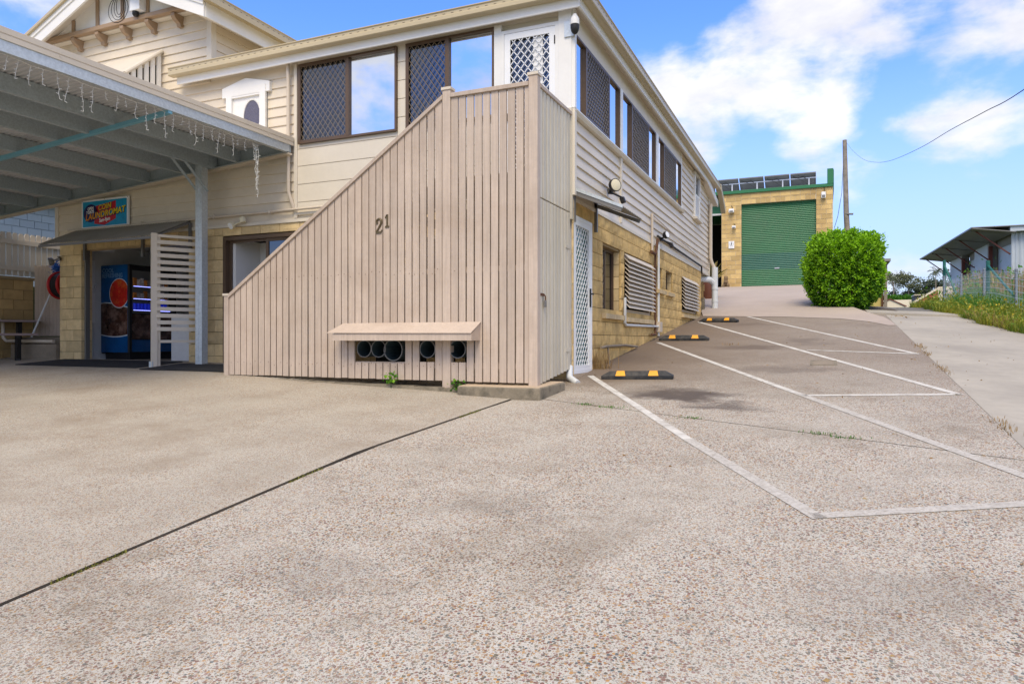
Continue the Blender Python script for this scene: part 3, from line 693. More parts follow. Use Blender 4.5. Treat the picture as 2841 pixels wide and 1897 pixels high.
# right wall: three triple windows
sp = SIDE(XR - .01)
trim(XR - .03, XR + .012, 9.05, 16.9, 5.60, 5.93, CREAM2, 'head_panel', .002)
for (y0, y1, a, c) in ((9.06, 11.38, 9.56, 10.73), (11.53, 14.08, 12.16, 13.44), (14.3, 16.84, 14.87, 16.15)):
    w = part(frame(MB(), sp, y0, y1, 4.585, 5.60, .03, -.03, .03), 'window', BRONZE)
    for (p, q, scr) in ((y0 + .03, a - .02, 0), (a + .02, c - .02, 1), (c + .02, y1 - .03, 0)):
        rect(MB(), sp, p, q, 4.615, 5.57, -.018, -.008).build('pane', GLASSD if scr else GLASSR, w)
        if scr:
            frame(MB(), sp, p, q, 4.615, 5.57, .022, .012, .034).build('screen_frame', BRONZE, w)
            diamonds(p + .022, q - .022, 4.637, 5.548, .095, .115, lambda u, v, e: sp(u, v, .02 + e), .005, .012).build('security_grille', DKGRILLE, w)
    for u in (a, c): rect(MB(), sp, u - .02, u + .02, 4.615, 5.57, -.02, .036).build('mullion', BRONZE, w)
for y in (11.38, 14.10): trim(XR - .03, XR + .03, y, y + (.15 if y < 12 else .2), 4.57, 5.61, WHITE, 'mullion_post')
q = [(XR - .03, 8.98, 4.50), (XR + .035, 8.98, 4.50), (XR + .06, 8.98, 4.535), (XR + .02, 8.98, 4.585), (XR - .03, 8.98, 4.585)]
part(MB().prism(q, (0, 8.1, 0)), 'window_sill', CREAM2); part(MB().box(XR + .02, XR + .045, 9.0, 16.95, 4.572, 4.588), 'sill_flashing', WHITE)
# small sash window near the back
w = part(frame(MB(), sp, 18.72, 19.5, 4.68, 5.86, .07, -.02, .05), 'window', WHITE)
rect(MB(), sp, 18.79, 19.43, 4.75, 5.79, 0, .012).build('pane', GLASSD, w)
rect(MB(), sp, 18.79, 19.43, 5.25, 5.30, .012, .035).build('sash_bar', WHITE, w)
diamonds(18.79, 19.43, 4.75, 5.25, .1, .1, lambda u, v, e: sp(u, v, .02 + e), .016, .01).build('lattice', WHITEM, w)
rect(MB(), sp, 18.62, 19.6, 4.62, 4.68, -.02, .11).build('sill', CREAM2, w)
# oval porthole panel under its little pediment
w = part(MB().box(-9.03, -8.20, 8.985, 9.035, 4.74, 5.6), 'window', WHITE); w['label'] = 'white porthole panel with oval obscured glass'
frame(MB(), fp, -9.03, -8.20, 4.74, 5.62, .12, .0, .055).build('frame', WHITE, w)
rect(MB(), fp, -9.03 + .12, -8.32, 5.47, 5.5, 0, .05).build('frame_lip', WHITE, w)
ov = [(-8.50 + .168 * math.cos(t), 0, 5.13 + .265 * math.sin(t)) for t in [2 * math.pi * i / 32 for i in range(32)]]
OVG = mat('obscured_violet_glass', (.12, .115, .16), .3, .25, 40, bump=.9, bscale=55)
MB().prism([(x, 8.982, z) for x, _, z in ov], (0, -.006, 0)).build('oval_pane', OVG, w)
b = MB(); n = 32
for k in range(n):
    t = 2 * math.pi * k / n
    for r, y in ((1.0, 8.984), (1.0, 8.968), (1.10, 8.962), (1.12, 8.984)): b.v.append((-8.50 + .172 * r * math.cos(t), y, 5.13 + .27 * r * math.sin(t)))
for k in range(n):
    a = 4 * k; c = 4 * ((k + 1) % n)
    for i in range(4): j = (i + 1) % 4; b.f.append((a + i, c + i, c + j, a + j))
b.build('oval_rim', WHITE, w, smooth=True)
MB().prism([(-9.12, 8.955, 5.5), (-8.12, 8.955, 5.5), (-8.12, 8.955, 5.655), (-8.62, 8.955, 5.77), (-9.12, 8.955, 5.655)], (0, .075, 0)).build('pediment', WHITE, w)
# eaves, fascia and gutters of the lower roof
FX, FY = -2.885, 8.83
b = MB(); b.box(-10.0, FX, FY, FY + .028, 5.817, 6.0); part(b, 'fascia', WHITE)
b = MB(); b.box(FX - .028, FX, FY + .028, 20.0, 5.817, 6.0); b.prism([(FX - .028, 20.0, 5.817), (FX - .028, 20.0, 6.0), (FX - .028, 22.1, 5.68), (FX - .028, 22.1, 5.5), (FX - .028, 21.0, 5.68)], (.028, 0, 0)); part(b, 'fascia', WHITE)
b = MB(); b.prism([(-9.4, FY + .028, 5.835), (FX - .028, FY + .028, 5.835), (-3.06, 9.0, 5.93), (-9.4, 9.0, 5.93)], (0, 0, .02))
b.prism([(FX - .028, FY + .03, 5.83), (FX - .028, 20.1, 5.83), (XR + .005, 20.1, 5.915), (XR + .005, 9.0, 5.915)], (0, 0, .02))
b.prism([(FX - .028, 20.1, 5.83), (FX - .028, 22.1, 5.52), (-3.6, 22.1, 5.52), (XR - .1, 20.1, 5.915)], (0, 0, .02)); part(b, 'soffit', SOFFIT)
def gutter(path, out, name='gutter', z0=5.935, h=.135, w=.115):
    """box gutter with a rolled lip, swept along one straight run"""
    (ax, ay), (bx, by) = path; o = Vector((*out, 0)); b = MB()
    prof = [(0, 0), (w - .012, 0), (w, .012), (w, h * .45), (w - .006, h * .52), (w - .006, h - .02), (w + .008, h - .012), (w + .008, h), (w - .014, h), (w - .014, .02), (.01, .02), (.01, h * .8), (0, h * .8)]
    q = [Vector((ax, ay, z0 + z)) + o * u for u, z in prof]; b.prism(q, (bx - ax, by - ay, 0)); g = part(b, name, GUT)
    ln = math.hypot(bx - ax, by - ay); d = Vector((bx - ax, by - ay, 0)) / ln; sb = MB(); s = .06
    while s < ln - .05:
        c = Vector((ax, ay, z0 + h * .62)) + o * (w - .0055) + d * s
        sb.bar(c - d * .02, c + d * .02, .003, .006); s += .13
    x = sb.build('overflow_slots', BRONZE, g); x['kind'] = 'stuff'; return g
gutter([(-10.08, FY), (-2.765, FY)], (0, -1)); gutter([(FX, FY - .12), (FX, 21.75)], (1, 0))
q = [(FX, 21.75, 5.935), (FX, 21.75, 6.10), (FX, 22.75, 5.62), (FX, 22.75, 5.40)]
part(MB().prism(q, (.13, 0, 0)), 'barge_capping', GUT)
b = MB(); b.prism([(-10.05, FY - .02, 6.03), (FX + .03, FY - .02, 6.03), (FX + .03, 22, 6.03), (-10.05, 22, 6.03)], (0, 0, .01))
b.add([(-10.05, FY - .02, 6.042), (FX + .03, FY - .02, 6.042), (FX + .03, 22, 6.042), (-10.05, 22, 6.042), (-8, 13, 7.0), (-6.5, 15, 7.0)], [(0, 1, 5, 4), (1, 2, 5), (2, 3, 4, 5), (3, 0, 4)])
part(b, 'roof', GUT)
# upper gable
gY = 8.55
def sl(x): return 6.70 + .43 * (2.28 - abs(x + 11.4))     # lower edge of the barge boards
b = MB()
for s in (1, -1):
    e = -11.4 + s * 2.30
    b.prism([(-11.4, gY, sl(-11.4)), (e, gY, sl(e)), (e, gY, sl(e) + .27), (-11.4, gY, sl(-11.4) + .27)], (0, .035, 0))
    b.prism([(-11.4, gY - .02, sl(-11.4) + .19), (e, gY - .02, sl(e) + .19), (e, gY - .02, sl(e) + .275), (-11.4, gY - .02, sl(-11.4) + .275)], (0, .02, 0))
part(b, 'barge_board', WHITE)
b = MB()
for s in (1, -1):
    e = -11.4 + s * 2.48
    b.prism([(-11.4, gY - .06, sl(-11.4) + .275), (e, gY - .06, sl(e) + .275), (e, gY - .06, sl(e) + .33), (-11.4, gY - .06, sl(-11.4) + .33)], (0, 9.6, 0))
part(b, 'roof', GUT)
b = MB(); b.prism([(-9.12, gY + .038, 6.70), (-9.09, gY + .038, 6.70), (-9.09, gY + .038, 6.93), (-9.12, gY + .038, 6.93)], (0, 9.4, 0)); part(b, 'fascia', WHITE)
gutter([(-9.09, gY - .03), (-9.09, 18)], (1, 0), z0=6.93, h=.14)
b = MB(); b.prism([(-9.13, gY + .03, 6.72), (-9.45, gY + .03, 6.86), (-9.45, gY + .03, 6.88), (-9.13, gY + .03, 6.74)], (0, 9.3, 0)); part(b, 'soffit', SOFFIT)
for s in (1, -1):                                          # raking soffit behind the barge
    e = -11.4 + s * 2.29
    part(MB().prism([(-11.4, gY + .035, sl(-11.4) + .225), (e, gY + .035, sl(e) + .225), (e, gY + .035, sl(e) + .25), (-11.4, gY + .035, sl(-11.4) + .25)], (0, .5, 0)), 'soffit', SOFFIT)
part(MB().prism([(-13.3, 8.865, 7.08), (-9.52, 8.865, 7.08), (-9.52, 8.865, sl(-9.52) + .235), (-11.4, 8.865, sl(-11.4) + .235), (-13.3, 8.865, sl(-13.3) + .235)], (0, .13, 0)), 'gable_infill', WHITE)
part(MB().box(-13.36, -9.52, 8.80, 8.90, 7.06, 7.14), 'gable_beam', BROWN, bevel=.012)
part(MB().box(-13.3, -9.52, 8.90, 9.02, 7.05, 7.075), 'beam_soffit', SOFFIT)
for x in (-12.62, -11.98, -11.34, -10.72, -10.10):
    part(MB().prism([(x - .04, 9.02, 7.047), (x - .04, 8.82, 7.047), (x - .04, 8.82, 7.0), (x - .04, 8.86, 6.95), (x - .04, 8.94, 6.91), (x - .04, 8.955, 6.86), (x - .04, 9.02, 6.86)], (.085, 0, 0)), 'bracket', BROWN)
    h = sl(x) + .21
    if h > 7.2: part(MB().box(x - .035, x + .035, 8.835, 8.862, 7.14, h), 'batten', BROWN)
# sun hood over a window hidden behind the carport
hd = part(MB().prism([(-11.9, 8.985, 6.50), (-10.53, 8.985, 6.50), (-10.53, 8.27, 5.88), (-11.9, 8.27, 5.88)], (0, 0, .035)), 'window_hood', CREAM2)
MB().tube([(-10.53, 8.99, 6.53), (-10.53, 8.26, 5.90)], .032, 8).build('hood_edge', CREAM2, hd)
for i in range(6):
    y = 8.95 - i * .125
    MB().box(-10.575, -10.545, y - .045, y + .03, 5.45, 6.47 - (8.985 - y - .03) * .868).build('hood_batten', WHITE, hd)
MB().box(-11.6, -10.62, 8.985, 9.03, 5.2, 6.3).build('hood_recess', DARK, hd)
# downpipe and conduits
def pipe(name, pts, r, m, parent=house, n=10): return MB().tube(pts, r, n).build(name, m, parent, smooth=True)
pipe('downpipe', [(-7.73, 8.93, 5.90), (-7.73, 8.945, 5.6), (-7.73, 8.945, 3.86), (-7.715, 8.96, 3.78), (-7.66, 8.975, 3.62), (-7.66, 8.99, 3.58)], .03, PIPEB)
pipe('conduit', [(-12.9, 8.945, 3.545), (-4.6, 8.945, 3.57)], .02, PIPEB)
for x in (-11, -9.3, -8.1, -6.9, -5.7): part(MB().box(x - .02, x + .02, 8.92, 8.97, 3.53, 3.59), 'pipe_clip', PIPEB)

# ---- block storey
bw = part(MB().box(-3.27, XR - .022, 9.02, 9.028, 1.0, 1.01), 'block_wall', MORT)
sideholes = [(9.0, 9.88, 0, 3.19), (10.47, 11.5, 1.93, 2.96), (11.75, 13.8, 1.95, 2.95), (14.26, 14.78, 2.55, 2.98), (15.2, 15.9, 2.55, 2.97), (17.05, 19.2, 2.15, 3.0)]
block_wall(bw, BM, 'y', XR - .03, 9.02, 19.95, .79, ZB - .02, sideholes, depth=.034, floor=lambda y: .11 * y - .03)
def core_side():                                           # wall behind the blocks, pierced where the openings are
    b = MB(); ys = [9.06, 9.88, 10.47, 11.5, 11.75, 13.8, 14.26, 14.78, 15.2, 15.9, 17.05, 19.2, 19.95]
    for i in range(len(ys) - 1):
        y0, y1 = ys[i], ys[i + 1]; h = [q for q in sideholes if abs(q[0] - y0) < .08 and abs(q[1] - y1) < .08]
        x0, x1 = XR - .25, XR - .036
        if h:
            if h[0][2] > .5: b.box(x0, x1, y0, y1, .8, h[0][2])
            b.box(x0, x1, y0, y1, h[0][3], ZB - .01)
        else: b.box(x0, x1, y0, y1, .8, ZB - .01)
    b.box(x0 - .01, x1 - .001, 19.76, 19.949, .8, ZB - .011); return b
core_side().build('mortar', MORT, bw)
for (y0, y1, z0, z1) in ((10.47, 11.5, 1.93, 2.96), (14.26, 14.78, 2.55, 2.98), (15.2, 15.9, 2.55, 2.97)):   # smooth reveal blocks at the far jamb
    z = z0 + .03
    while z < z1 - .05:
        MB().box(XR - .25, XR - .035, y1 - .012, y1, z, min(z + .19, z1)).build('reveal_block', BLKF, bw)
        z += .2
# side openings
def sash(y0, y1, z0, z1, grille=True):
    pl = SIDE(XR - .15); w = part(frame(MB(), pl, y0, y1, z0, z1, .035, -.02, .03), 'window', BRONZE)
    rect(MB(), pl, y0 + .035, y1 - .035, z0 + .035, z1 - .035, -.01, 0).build('pane', GLASSD, w)
    if grille:
        rect(MB(), pl, (y0 + y1) / 2 - .02, (y0 + y1) / 2 + .02, z0 + .035, z1 - .035, 0, .03).build('mullion', BRONZE, w)
        diamonds(y0 + .035, (y0 + y1) / 2 - .02, z0 + .035, z1 - .035, .09, .12, lambda u, v, e: pl(u, v, .015 + e), .004, .006).build('security_grille', DKGRILLE, w)
sash(10.47, 11.49, 1.93, 2.96); sash(14.26, 14.77, 2.55, 2.98, False); sash(15.2, 15.89, 2.55, 2.97, False)
def brick_sill(y0, y1, z):
    s = part(MB().box(XR - .2, XR - .01, y0, y1, z - .085, z - .02), 'brick_sill', MORT); y = y0
    while y < y1 - .05:
        MB().prism([(XR - .1, y + .005, z - .09), (XR + .06, y + .005, z - .095), (XR + .06, y + .005, z - .02), (XR - .1, y + .005, z + .005)], (0, .085, 0)).build('brick', BRK, s); y += .094
brick_sill(10.42, 11.55, 1.935); brick_sill(11.72, 13.82, 1.915); brick_sill(14.2, 14.95, 2.55); brick_sill(15.14, 15.9, 2.55); brick_sill(17.0, 19.35, 2.15)
def louvre(y0, y1, z0, z1, n):
    v = part(frame(MB(), SIDE(XR - .06), y0, y1, z0, z1, .05, -.12, .02), 'louvre_vent', BEIGE)
    rect(MB(), SIDE(XR - .16), y0 + .05, y1 - .05, z0 + .05, z1 - .05, 0, .01).build('back', DARK, v)
    p = (z1 - z0 - .06) / n
    for i in range(n):
        z = z0 + .06 + i * p
        MB().prism([(XR + .075, y0 + .01, z), (XR + .083, y0 + .01, z + .004), (XR - .0, y0 + .01, z + p * 1.28), (XR - .01, y0 + .01, z + p * 1.28 - .004)], (0, y1 - y0 - .02, 0)).build('slat', BEIGE, v)
louvre(11.76, 13.8, 1.99, 2.94, 12); louvre(17.06, 19.2, 2.2, 3.0, 9)
# side security door, in a jamb two blocks wide at the corner
sdp = SIDE(XR - .035)
d = part(frame(MB(), sdp, 9.02, 9.86, 1.06, 3.18, .05, -.04, .05), 'door', WHITEM); d['label'] = 'white diamond-mesh security door on the block side wall'
rect(MB(), sdp, 9.07, 9.81, 1.1, 3.13, -.03, -.015).build('glass_leaf', GREENGL, d)
frame(MB(), sdp, 9.07, 9.812, 1.09, 3.135, .075, .015, .045).build('screen_frame', WHITEM, d)
diamonds(9.145, 9.735, 1.165, 3.06, .105, .125, lambda u, v, w: sdp(u, v, .024 + w), .0055, .008).build('screen_mesh', WHITEM, d)
b = MB(); rect(b, sdp, 9.745, 9.79, 1.98, 2.24, .045, .06); b.bar((XR + .06, 9.765, 2.16), (XR + .06, 9.68, 2.16), .018); b.build('lock', BLACK, d)
rect(MB(), sdp, 9.0, 9.9, .93, 1.055, -.2, .06).build('threshold', KERBT, d)
block_wall(bw, BMFS, 'y', XR + .0, 8.985, 9.03, .85, ZB - .02, depth=.03, L_=.1)
# front block wall: pillar, laundry opening, pier, sliding door
def fcol(x0, x1, z0, z1, start=0): block_wall(bw, BMF, 'x', YF + .02, x0, x1, z0, z1, depth=.034, start=start, L_=.39)
fcol(-13.22, -12.63, 1.1, ZB - .02); fcol(-9.92, -9.15, 1.05, ZB - .02); 
block_wall(bw, BMF, 'x', YF + .02, -12.63, -9.92, 3.20, ZB - .02, depth=.034, L_=.205)
block_wall(bw, BMF, 'x', YF + .02, -9.15, -7.2, 3.235, ZB - .02, depth=.034, L_=.4); fcol(-7.2, -3.08, .95, ZB - .02)
b = MB(); b.box(-13.2, -12.64, 9.03, 9.22, 1.0, ZB); b.box(-12.64, -9.92, 9.03, 9.22, 3.21, ZB); b.box(-9.91, -9.16, 9.03, 9.22, 1.0, ZB); b.box(-9.16, -7.2, 9.03, 9.22, 3.24, ZB); b.box(-7.2, -3.3, 9.03, 9.22, .95, ZB)
b.box(-13.2, -13.02, 9.22, 12.2, 1.0, ZB); b.build('mortar', MORT, bw)
z = 1.1
while z < 3.15:                                            # smooth reveal of the pillar
    MB().box(-12.66, -12.622, 9.0, 9.215, z + .004, z + .196).build('reveal_block', BLKF, bw); z += .2
MB().box(-12.63, -9.92, 9.0, 9.215, 3.185, 3.2).build('lintel_soffit', BLKF, bw)
lr = part(MB().box(-13.0, -9.2, 12.0, 12.1, 1.1, ZB), 'laundry_room', INTW)
b = MB(); b.box(-13.02, -13.0, 9.22, 12.0, 1.1, ZB); b.build('side_wall', INTW, lr); MB().box(-13.0, -9.2, 9.22, 12, 3.36, 3.385).build('ceiling', INTW, lr)
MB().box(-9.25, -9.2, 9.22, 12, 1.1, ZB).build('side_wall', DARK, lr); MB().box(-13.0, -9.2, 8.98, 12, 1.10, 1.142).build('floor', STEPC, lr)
MB().box(-11.9, -11.88, 11.98, 12.0, 1.9, 3.35).build('wall_joint', BEIGE, lr)
MB().box(-12.625, -12.58, 9.06, 9.14, 1.14, 3.19).build('door_jamb', AWNF, lr)
MB().box(-10.9, -9.95, 9.5, 9.55, 1.14, 1.95).build('half_wall', INTW, lr)
for y0, z0, z1 in ((9.26, 2.45, 3.05), (9.26, 1.85, 2.43)): MB().box(-12.998, -12.93, y0, y0 + .24, z0, z1).build('switch_cabinet', WHITEM, lr)
pipe('supply_pipe', [(-12.96, 9.46, 1.2), (-12.96, 9.46, 2.4), (-12.9, 9.5, 2.6)], .02, PVC, lr)
# sliding door
d = part(frame(MB(), fp, -9.15, -7.25, 1.08, 3.22, .06, -.12, .0), 'sliding_door', BRONZE)
frame(MB(), FRONT(9.06), -8.27, -7.31, 1.14, 3.16, .05, -.02, .02).build('sash', BRONZE, d); MB().box(-8.22, -7.36, 9.055, 9.06, 1.19, 3.11).build('pane', GLASSD, d)
frame(MB(), FRONT(9.1), -9.09, -8.22, 1.14, 3.16, .035, -.02, .02).build('sash', BRONZE, d)
MB().box(-9.0, -7.3, 9.7, 9.72, 1.1, 3.2).build('inner_wall', INTW, d); MB().box(-9.06, -9.0, 9.13, 9.7, 1.1, 3.2).build('inner_return', WHITE, d)
part(MB().box(-9.2, -7.2, 8.86, 9.04, 1.03, 1.085), 'door_step', KERBT)
# recess and footing at the far end of the side wall
b = MB(); b.box(-3.6, -3.55, 19.9, 22.5, 1.9, ZB); part(b, 'recess_wall', STEPC)
rc = part(MB().box(-3.95, -3.14, 21.0, 21.2, 2.1, 2.75), 'footing', KERB)
block_wall(bw, BMR, 'x', 21.0, -3.95, -3.12, 2.72, ZB - .05, depth=.03)
pipe('downpipe', [(-2.99, 21.25, 5.45), (-2.99, 21.25, 3.9), (-2.97, 21.28, 3.78), (-2.90, 21.32, 3.62), (-2.88, 21.32, 3.55)], .05, PIPEB)
pipe('downpipe', [(-2.88, 21.32, 3.62), (-2.88, 21.32, 2.42)], .085, PVC, n=14); pipe('pipe_elbow', [(-3.7, 20.6, 3.27), (-3.2, 21.0, 3.27), (-3.0, 21.2, 3.26), (-2.9, 21.32, 3.15), (-2.88, 21.32, 2.98)], .085, PVC, n=14)
for z in (2.98, 2.62): part(MB().ring((-2.88, 21.32, z), (0, 0, 1), .083, .096, .05), 'pipe_collar', PVC)
pipe('pipe_boot', [(-2.88, 21.32, 2.44), (-2.88, 21.32, 2.26)], .095, BLACK)
# plumbing and conduits on the side wall
pipe('water_pipe', [(XR + .03, 11.64, 2.22), (XR + .03, 11.64, 1.80), (XR + .03, 11.70, 1.765), (XR + .03, 14.1, 1.785), (XR + .03, 14.24, 1.79)], .024, PVC)
pipe('water_pipe', [(XR + .03, 14.27, 3.42), (XR + .03, 14.27, 1.6)], .024, PVC); part(MB().box(XR, XR + .08, 14.2, 14.42, 1.68, 1.88), 'junction_box', PIPEB)
pipe('rusty_pipe', [(XR + .035, 13.6, 3.2), (XR + .05, 13.9, 3.19), (XR + .05, 14.0, 3.3), (XR + .05, 14.1, 3.5)], .028, RUST); pipe('rusty_pipe', [(XR + .03, 13.98, 3.2), (XR + .03, 13.98, 1.75), (XR + .05, 13.9, 1.62), (XR + .05, 13.55, 1.62)], .022, RUST)
pipe('conduit', [(XR + .03, 13.7, 3.95), (XR + .03, 13.7, 3.24)], .025, PIPEB); pipe('conduit', [(XR + .03, 14.2, 3.58), (XR + .04, 19.7, 3.50), (XR + .04, 19.75, 3.3)], .022, CABLE)
pipe('conduit', [(XR + .03, 13.7, 3.93), (XR + .035, 21.2, 3.62)], .012, PIPEB); pipe('drain_stub', [(XR + .04, 10.22, 1.40), (XR + .05, 10.5, 1.42), (XR + .05, 11.6, 1.43), (XR + .05, 12.4, 1.40)], .02, STEPC); pipe('drain_stub', [(XR + .05, 10.55, 1.42), (XR + .06, 10.58, 1.12)], .016, STEPC)
pipe('vent_pipe', [(XR - .02, 8.96, 1.16), (XR + .02, 8.85, 1.02), (XR + .16, 8.75, .955)], .045, PVC)

# ------------------------------------------------------------------ staircase closed in with boards
st = thing('staircase', 'staircase boarded in with beige painted vertical planks rising to the landing door', 'staircase', (-5.4, 8.3, .95))
SY = 7.75
def spart(b, name, m, bevel=0): return b.build(name, m, st, bevel=bevel)
for (x0, x1, z0, z1) in ((-7.82, -7.735, .93, 2.15), (-4.282, -4.172, .90, 4.575), (-3.143, -3.03, .90, 4.59)):
    p = spart(MB().box(x0, x1, SY - .045, SY + .055, z0, z1), 'newel_post', PINKB, .006)
    MB().box(x0 - .012, x1 + .012, SY - .057, SY + .067, z1 - .01, z1 + .022).build('cap', BEIGE, p)
SLP = (4.475 - 2.125) / (4.283 - 7.735) * -1
def rail_z(x): return 2.125 + SLP * (x + 7.735)
spart(MB().prism([(-7.735, SY - .055, rail_z(-7.735) - .02), (-4.282, SY - .055, rail_z(-4.282) - .02), (-4.282, SY - .055, rail_z(-4.282) + .035), (-7.735, SY - .055, rail_z(-7.735) + .035)], (0, .1, 0)), 'handrail', PINKB, .004)
spart(MB().box(-4.172, -3.143, SY - .055, SY + .045, 4.465, 4.515), 'handrail', PINKB, .004)
spart(MB().box(XR - .05, XR + .025, SY + .055, 8.95, 4.46, 4.505), 'handrail', PINKB, .004)
HOLES = [(-5.56, -4.81, 1.22, 1.52), (-4.62, -4.39, 1.24, 1.52), (-4.2, -3.97, 1.24, 1.52)]
def plank(x0, x1, z0, z1a, z1b, tilt=0):
    q = [(x0 + tilt, SY - .03, z0), (x1 + tilt, SY - .03, z0), (x1, SY - .03, z1b), (x0, SY - .03, z1a)]
    spart(MB().prism(q, (0, .028, 0)), 'plank', PINKB, .0025)
x = -7.732; pi = .1078
while x < -3.17:
    x1 = x + pi - .013 - random.uniform(0, .009)
    if -4.30 < x < -4.17: x = -4.168; continue
    x1 = min(x1, -3.147)
    if x < -4.3: x1 = min(x1, -4.284)
    za, zb = (rail_z(x) - .02, rail_z(x1) - .02) if x < -4.25 else (4.465, 4.465)
    zbot = 1.03 - .022 * (x + 7.8) / 4.6 - random.uniform(0, .006); j = random.uniform(-.0035, .0035)
    h = [q for q in HOLES if q[0] < (x + x1) / 2 < q[1]]
    if h:
        plank(x, x1, zbot, h[0][2], h[0][2], random.uniform(-.006, .006)); plank(x, x1, h[0][3], za, zb)
    else: plank(x, x1, zbot, za, zb, j)
    x += pi
for (za) in (1.2, 2.36):                                   # ledgers the planks are nailed to
    spart(MB().box(-7.7 if za < 2 else -7.3, -3.15, SY - .0015, SY + .035, za - .035, za + .035), 'ledger', PINKB)
b = MB()
for i in range(34):
    xx = -7.68 + i * .1078
    for zz in (1.19, 2.36):
        if zz < rail_z(xx) - .1: xn, zn = xx + random.uniform(-.022, .022), zz + random.uniform(-.03, .03); b.tube([(xn, SY - .029, zn), (xn, SY - .033, zn)], .0045, 6)
o = spart(b, 'nail_heads', RUST); o['kind'] = 'stuff'
# treads, stringers, landing
nT = 13
for i in range(nT):
    xt = -7.45 + i * .245; zt = 1.03 + (i + 1) * .189
    if xt < -4.4: spart(MB().box(xt, xt + .27, SY + .06, 8.93, zt - .04, zt), 'tread', SIDEB)
for y in (SY + .045, 8.93):
    spart(MB().prism([(-7.6, y, 1.0), (-7.3, y, 1.0), (-4.2, y, 3.36), (-4.2, y, 3.58), (-4.35, y, 3.58)], (0, .03, 0)), 'stringer', SIDEB)
spart(MB().box(-4.3, -3.07, SY + .04, 8.96, 3.42, 3.5), 'landing', SIDEB)
# side boards: fixed panel above, padlocked gate below
y = SY + .06
while y < 8.93:
    y1 = min(y + .121, 8.945)
    spart(MB().box(XR - .022, XR + .008, y, y1 - .026, 3.185, 4.46), 'side_plank', SIDEB, .006)
    y += .1245
gt = spart(MB().box(XR - .055, XR - .023, SY + .07, 8.92, 1.3, 1.37), 'gate', SIDEB); gt['label'] = 'pale plank gate under the landing with a rusty padlock'
MB().box(XR - .055, XR - .023, SY + .07, 8.92, 2.75, 2.82).build('ledger', SIDEB, gt)
y = SY + .06; k = 0
while y < 8.9:
    y1 = min(y + .121, 8.945); zb = .995 + .016 * k
    MB().box(XR - .022, XR + .008, y, y1 - .026, zb, 3.172).build('plank', SIDEB, gt, bevel=.006); y += .1245; k += 1
for z in (1.38, 2.72):
    MB().box(XR + .008, XR + .014, 8.72, 8.93, z - .02, z + .02).build('hinge', SIDEB, gt)
b = MB(); b.box(XR + .008, XR + .02, 7.83, 7.93, 2.03, 2.06); b.tube([(XR + .02, 7.91, 2.05), (XR + .035, 7.92, 2.03), (XR + .035, 7.93, 1.98)], .008, 6); b.build('hasp', RUST, gt)
MB().box(XR + .018, XR + .042, 7.90, 7.955, 1.90, 1.98).build('padlock', AWNF, gt, bevel=.006)
spart(MB().box(-3.145, -3.03, 8.93, 9.0, 3.1, 4.56), 'end_post', SIDEB)
spart(MB().box(-3.18, -3.0, SY - .08, SY + .08, .895, .915), 'rusty_base_plate', RUST); spart(MB().box(-4.36, -4.1, SY - .07, SY + .07, .905, .92), 'rusty_base_plate', RUST)
b = MB(); yd = SY - .036                                     # cast brass digits with ball and serif
b.bar((-5.083, yd, 2.955), (-5.083, yd, 3.105), .024, .012, (0, 1, 0)); b.bar((-5.085, yd, 3.098), (-5.112, yd, 3.062), .016, .012, (0, 1, 0)); b.bar((-5.112, yd, 2.949), (-5.056, yd, 2.949), .022, .012, (0, 1, 0))
o = b.build('house_number', BRASS, st); o['label'] = 'brass digit 1'
c2 = [(-5.243, 3.012), (-5.238, 3.038), (-5.218, 3.056), (-5.193, 3.056), (-5.174, 3.038), (-5.171, 3.012), (-5.18, 2.985), (-5.20, 2.955), (-5.225, 2.92), (-5.243, 2.892)]
b = MB(); b.tube([(x, yd, z) for x, z in c2], [.010, .012, .013, .014, .015, .015, .014, .013, .012, .011], 8); b.bar((-5.25, yd, 2.884), (-5.172, yd, 2.884), .026, .014, (0, 1, 0)); b.bar((-5.176, yd, 2.884), (-5.162, yd, 2.915), .012, .012, (0, 1, 0)); b.tube([(-5.238, yd - .008, 3.010), (-5.238, yd + .008, 3.010)], .017, 10)
o = b.build('house_number', BRASS, st, smooth=True); o['label'] = 'brass digit 2'
# kerb and step under the screen
b = MB(); xs = [-7.85 + .4 * i for i in range(13)]; prof = []
for i in range(len(xs) - 1):
    xa, xb = xs[i], min(xs[i + 1], -3.06)
    b.prism([(xa, SY - .10, .8), (xb, SY - .10, .75), (xb, SY - .085, .985 - .01 * i * .3), (xa, SY - .085, .99 - .01 * i * .3), (xa, SY - .10, .975 - .01 * i * .3)], (0, .3, 0)) if False else b.box(xa, xb, SY - .10, SY + .2, .7, 1.0 - .008 * i)
b.box(-3.25, -2.985, SY - .10, 9.0, .7, .93)
kb = b.build('kerb', KERB); kb['kind'] = 'structure'
ks = MB().prism([(-3.98, 7.52, .76), (-2.93, 7.52, .76), (-2.87, 8.22, .80), (-3.05, 8.22, .80), (-3.98, 8.0, .78)], (0, 0, .205)).build('concrete_step', KERB, bevel=.014)
tag(ks, 'low worn concrete step at the right corner of the boarded staircase', 'step')
MB().prism([(-3.965, 7.535, .964), (-2.945, 7.535, .964), (-2.885, 8.2, 1.004), (-3.05, 8.2, 1.004), (-3.965, 8.0, .984)], (0, 0, .006)).build('step_top', KERBT, ks)

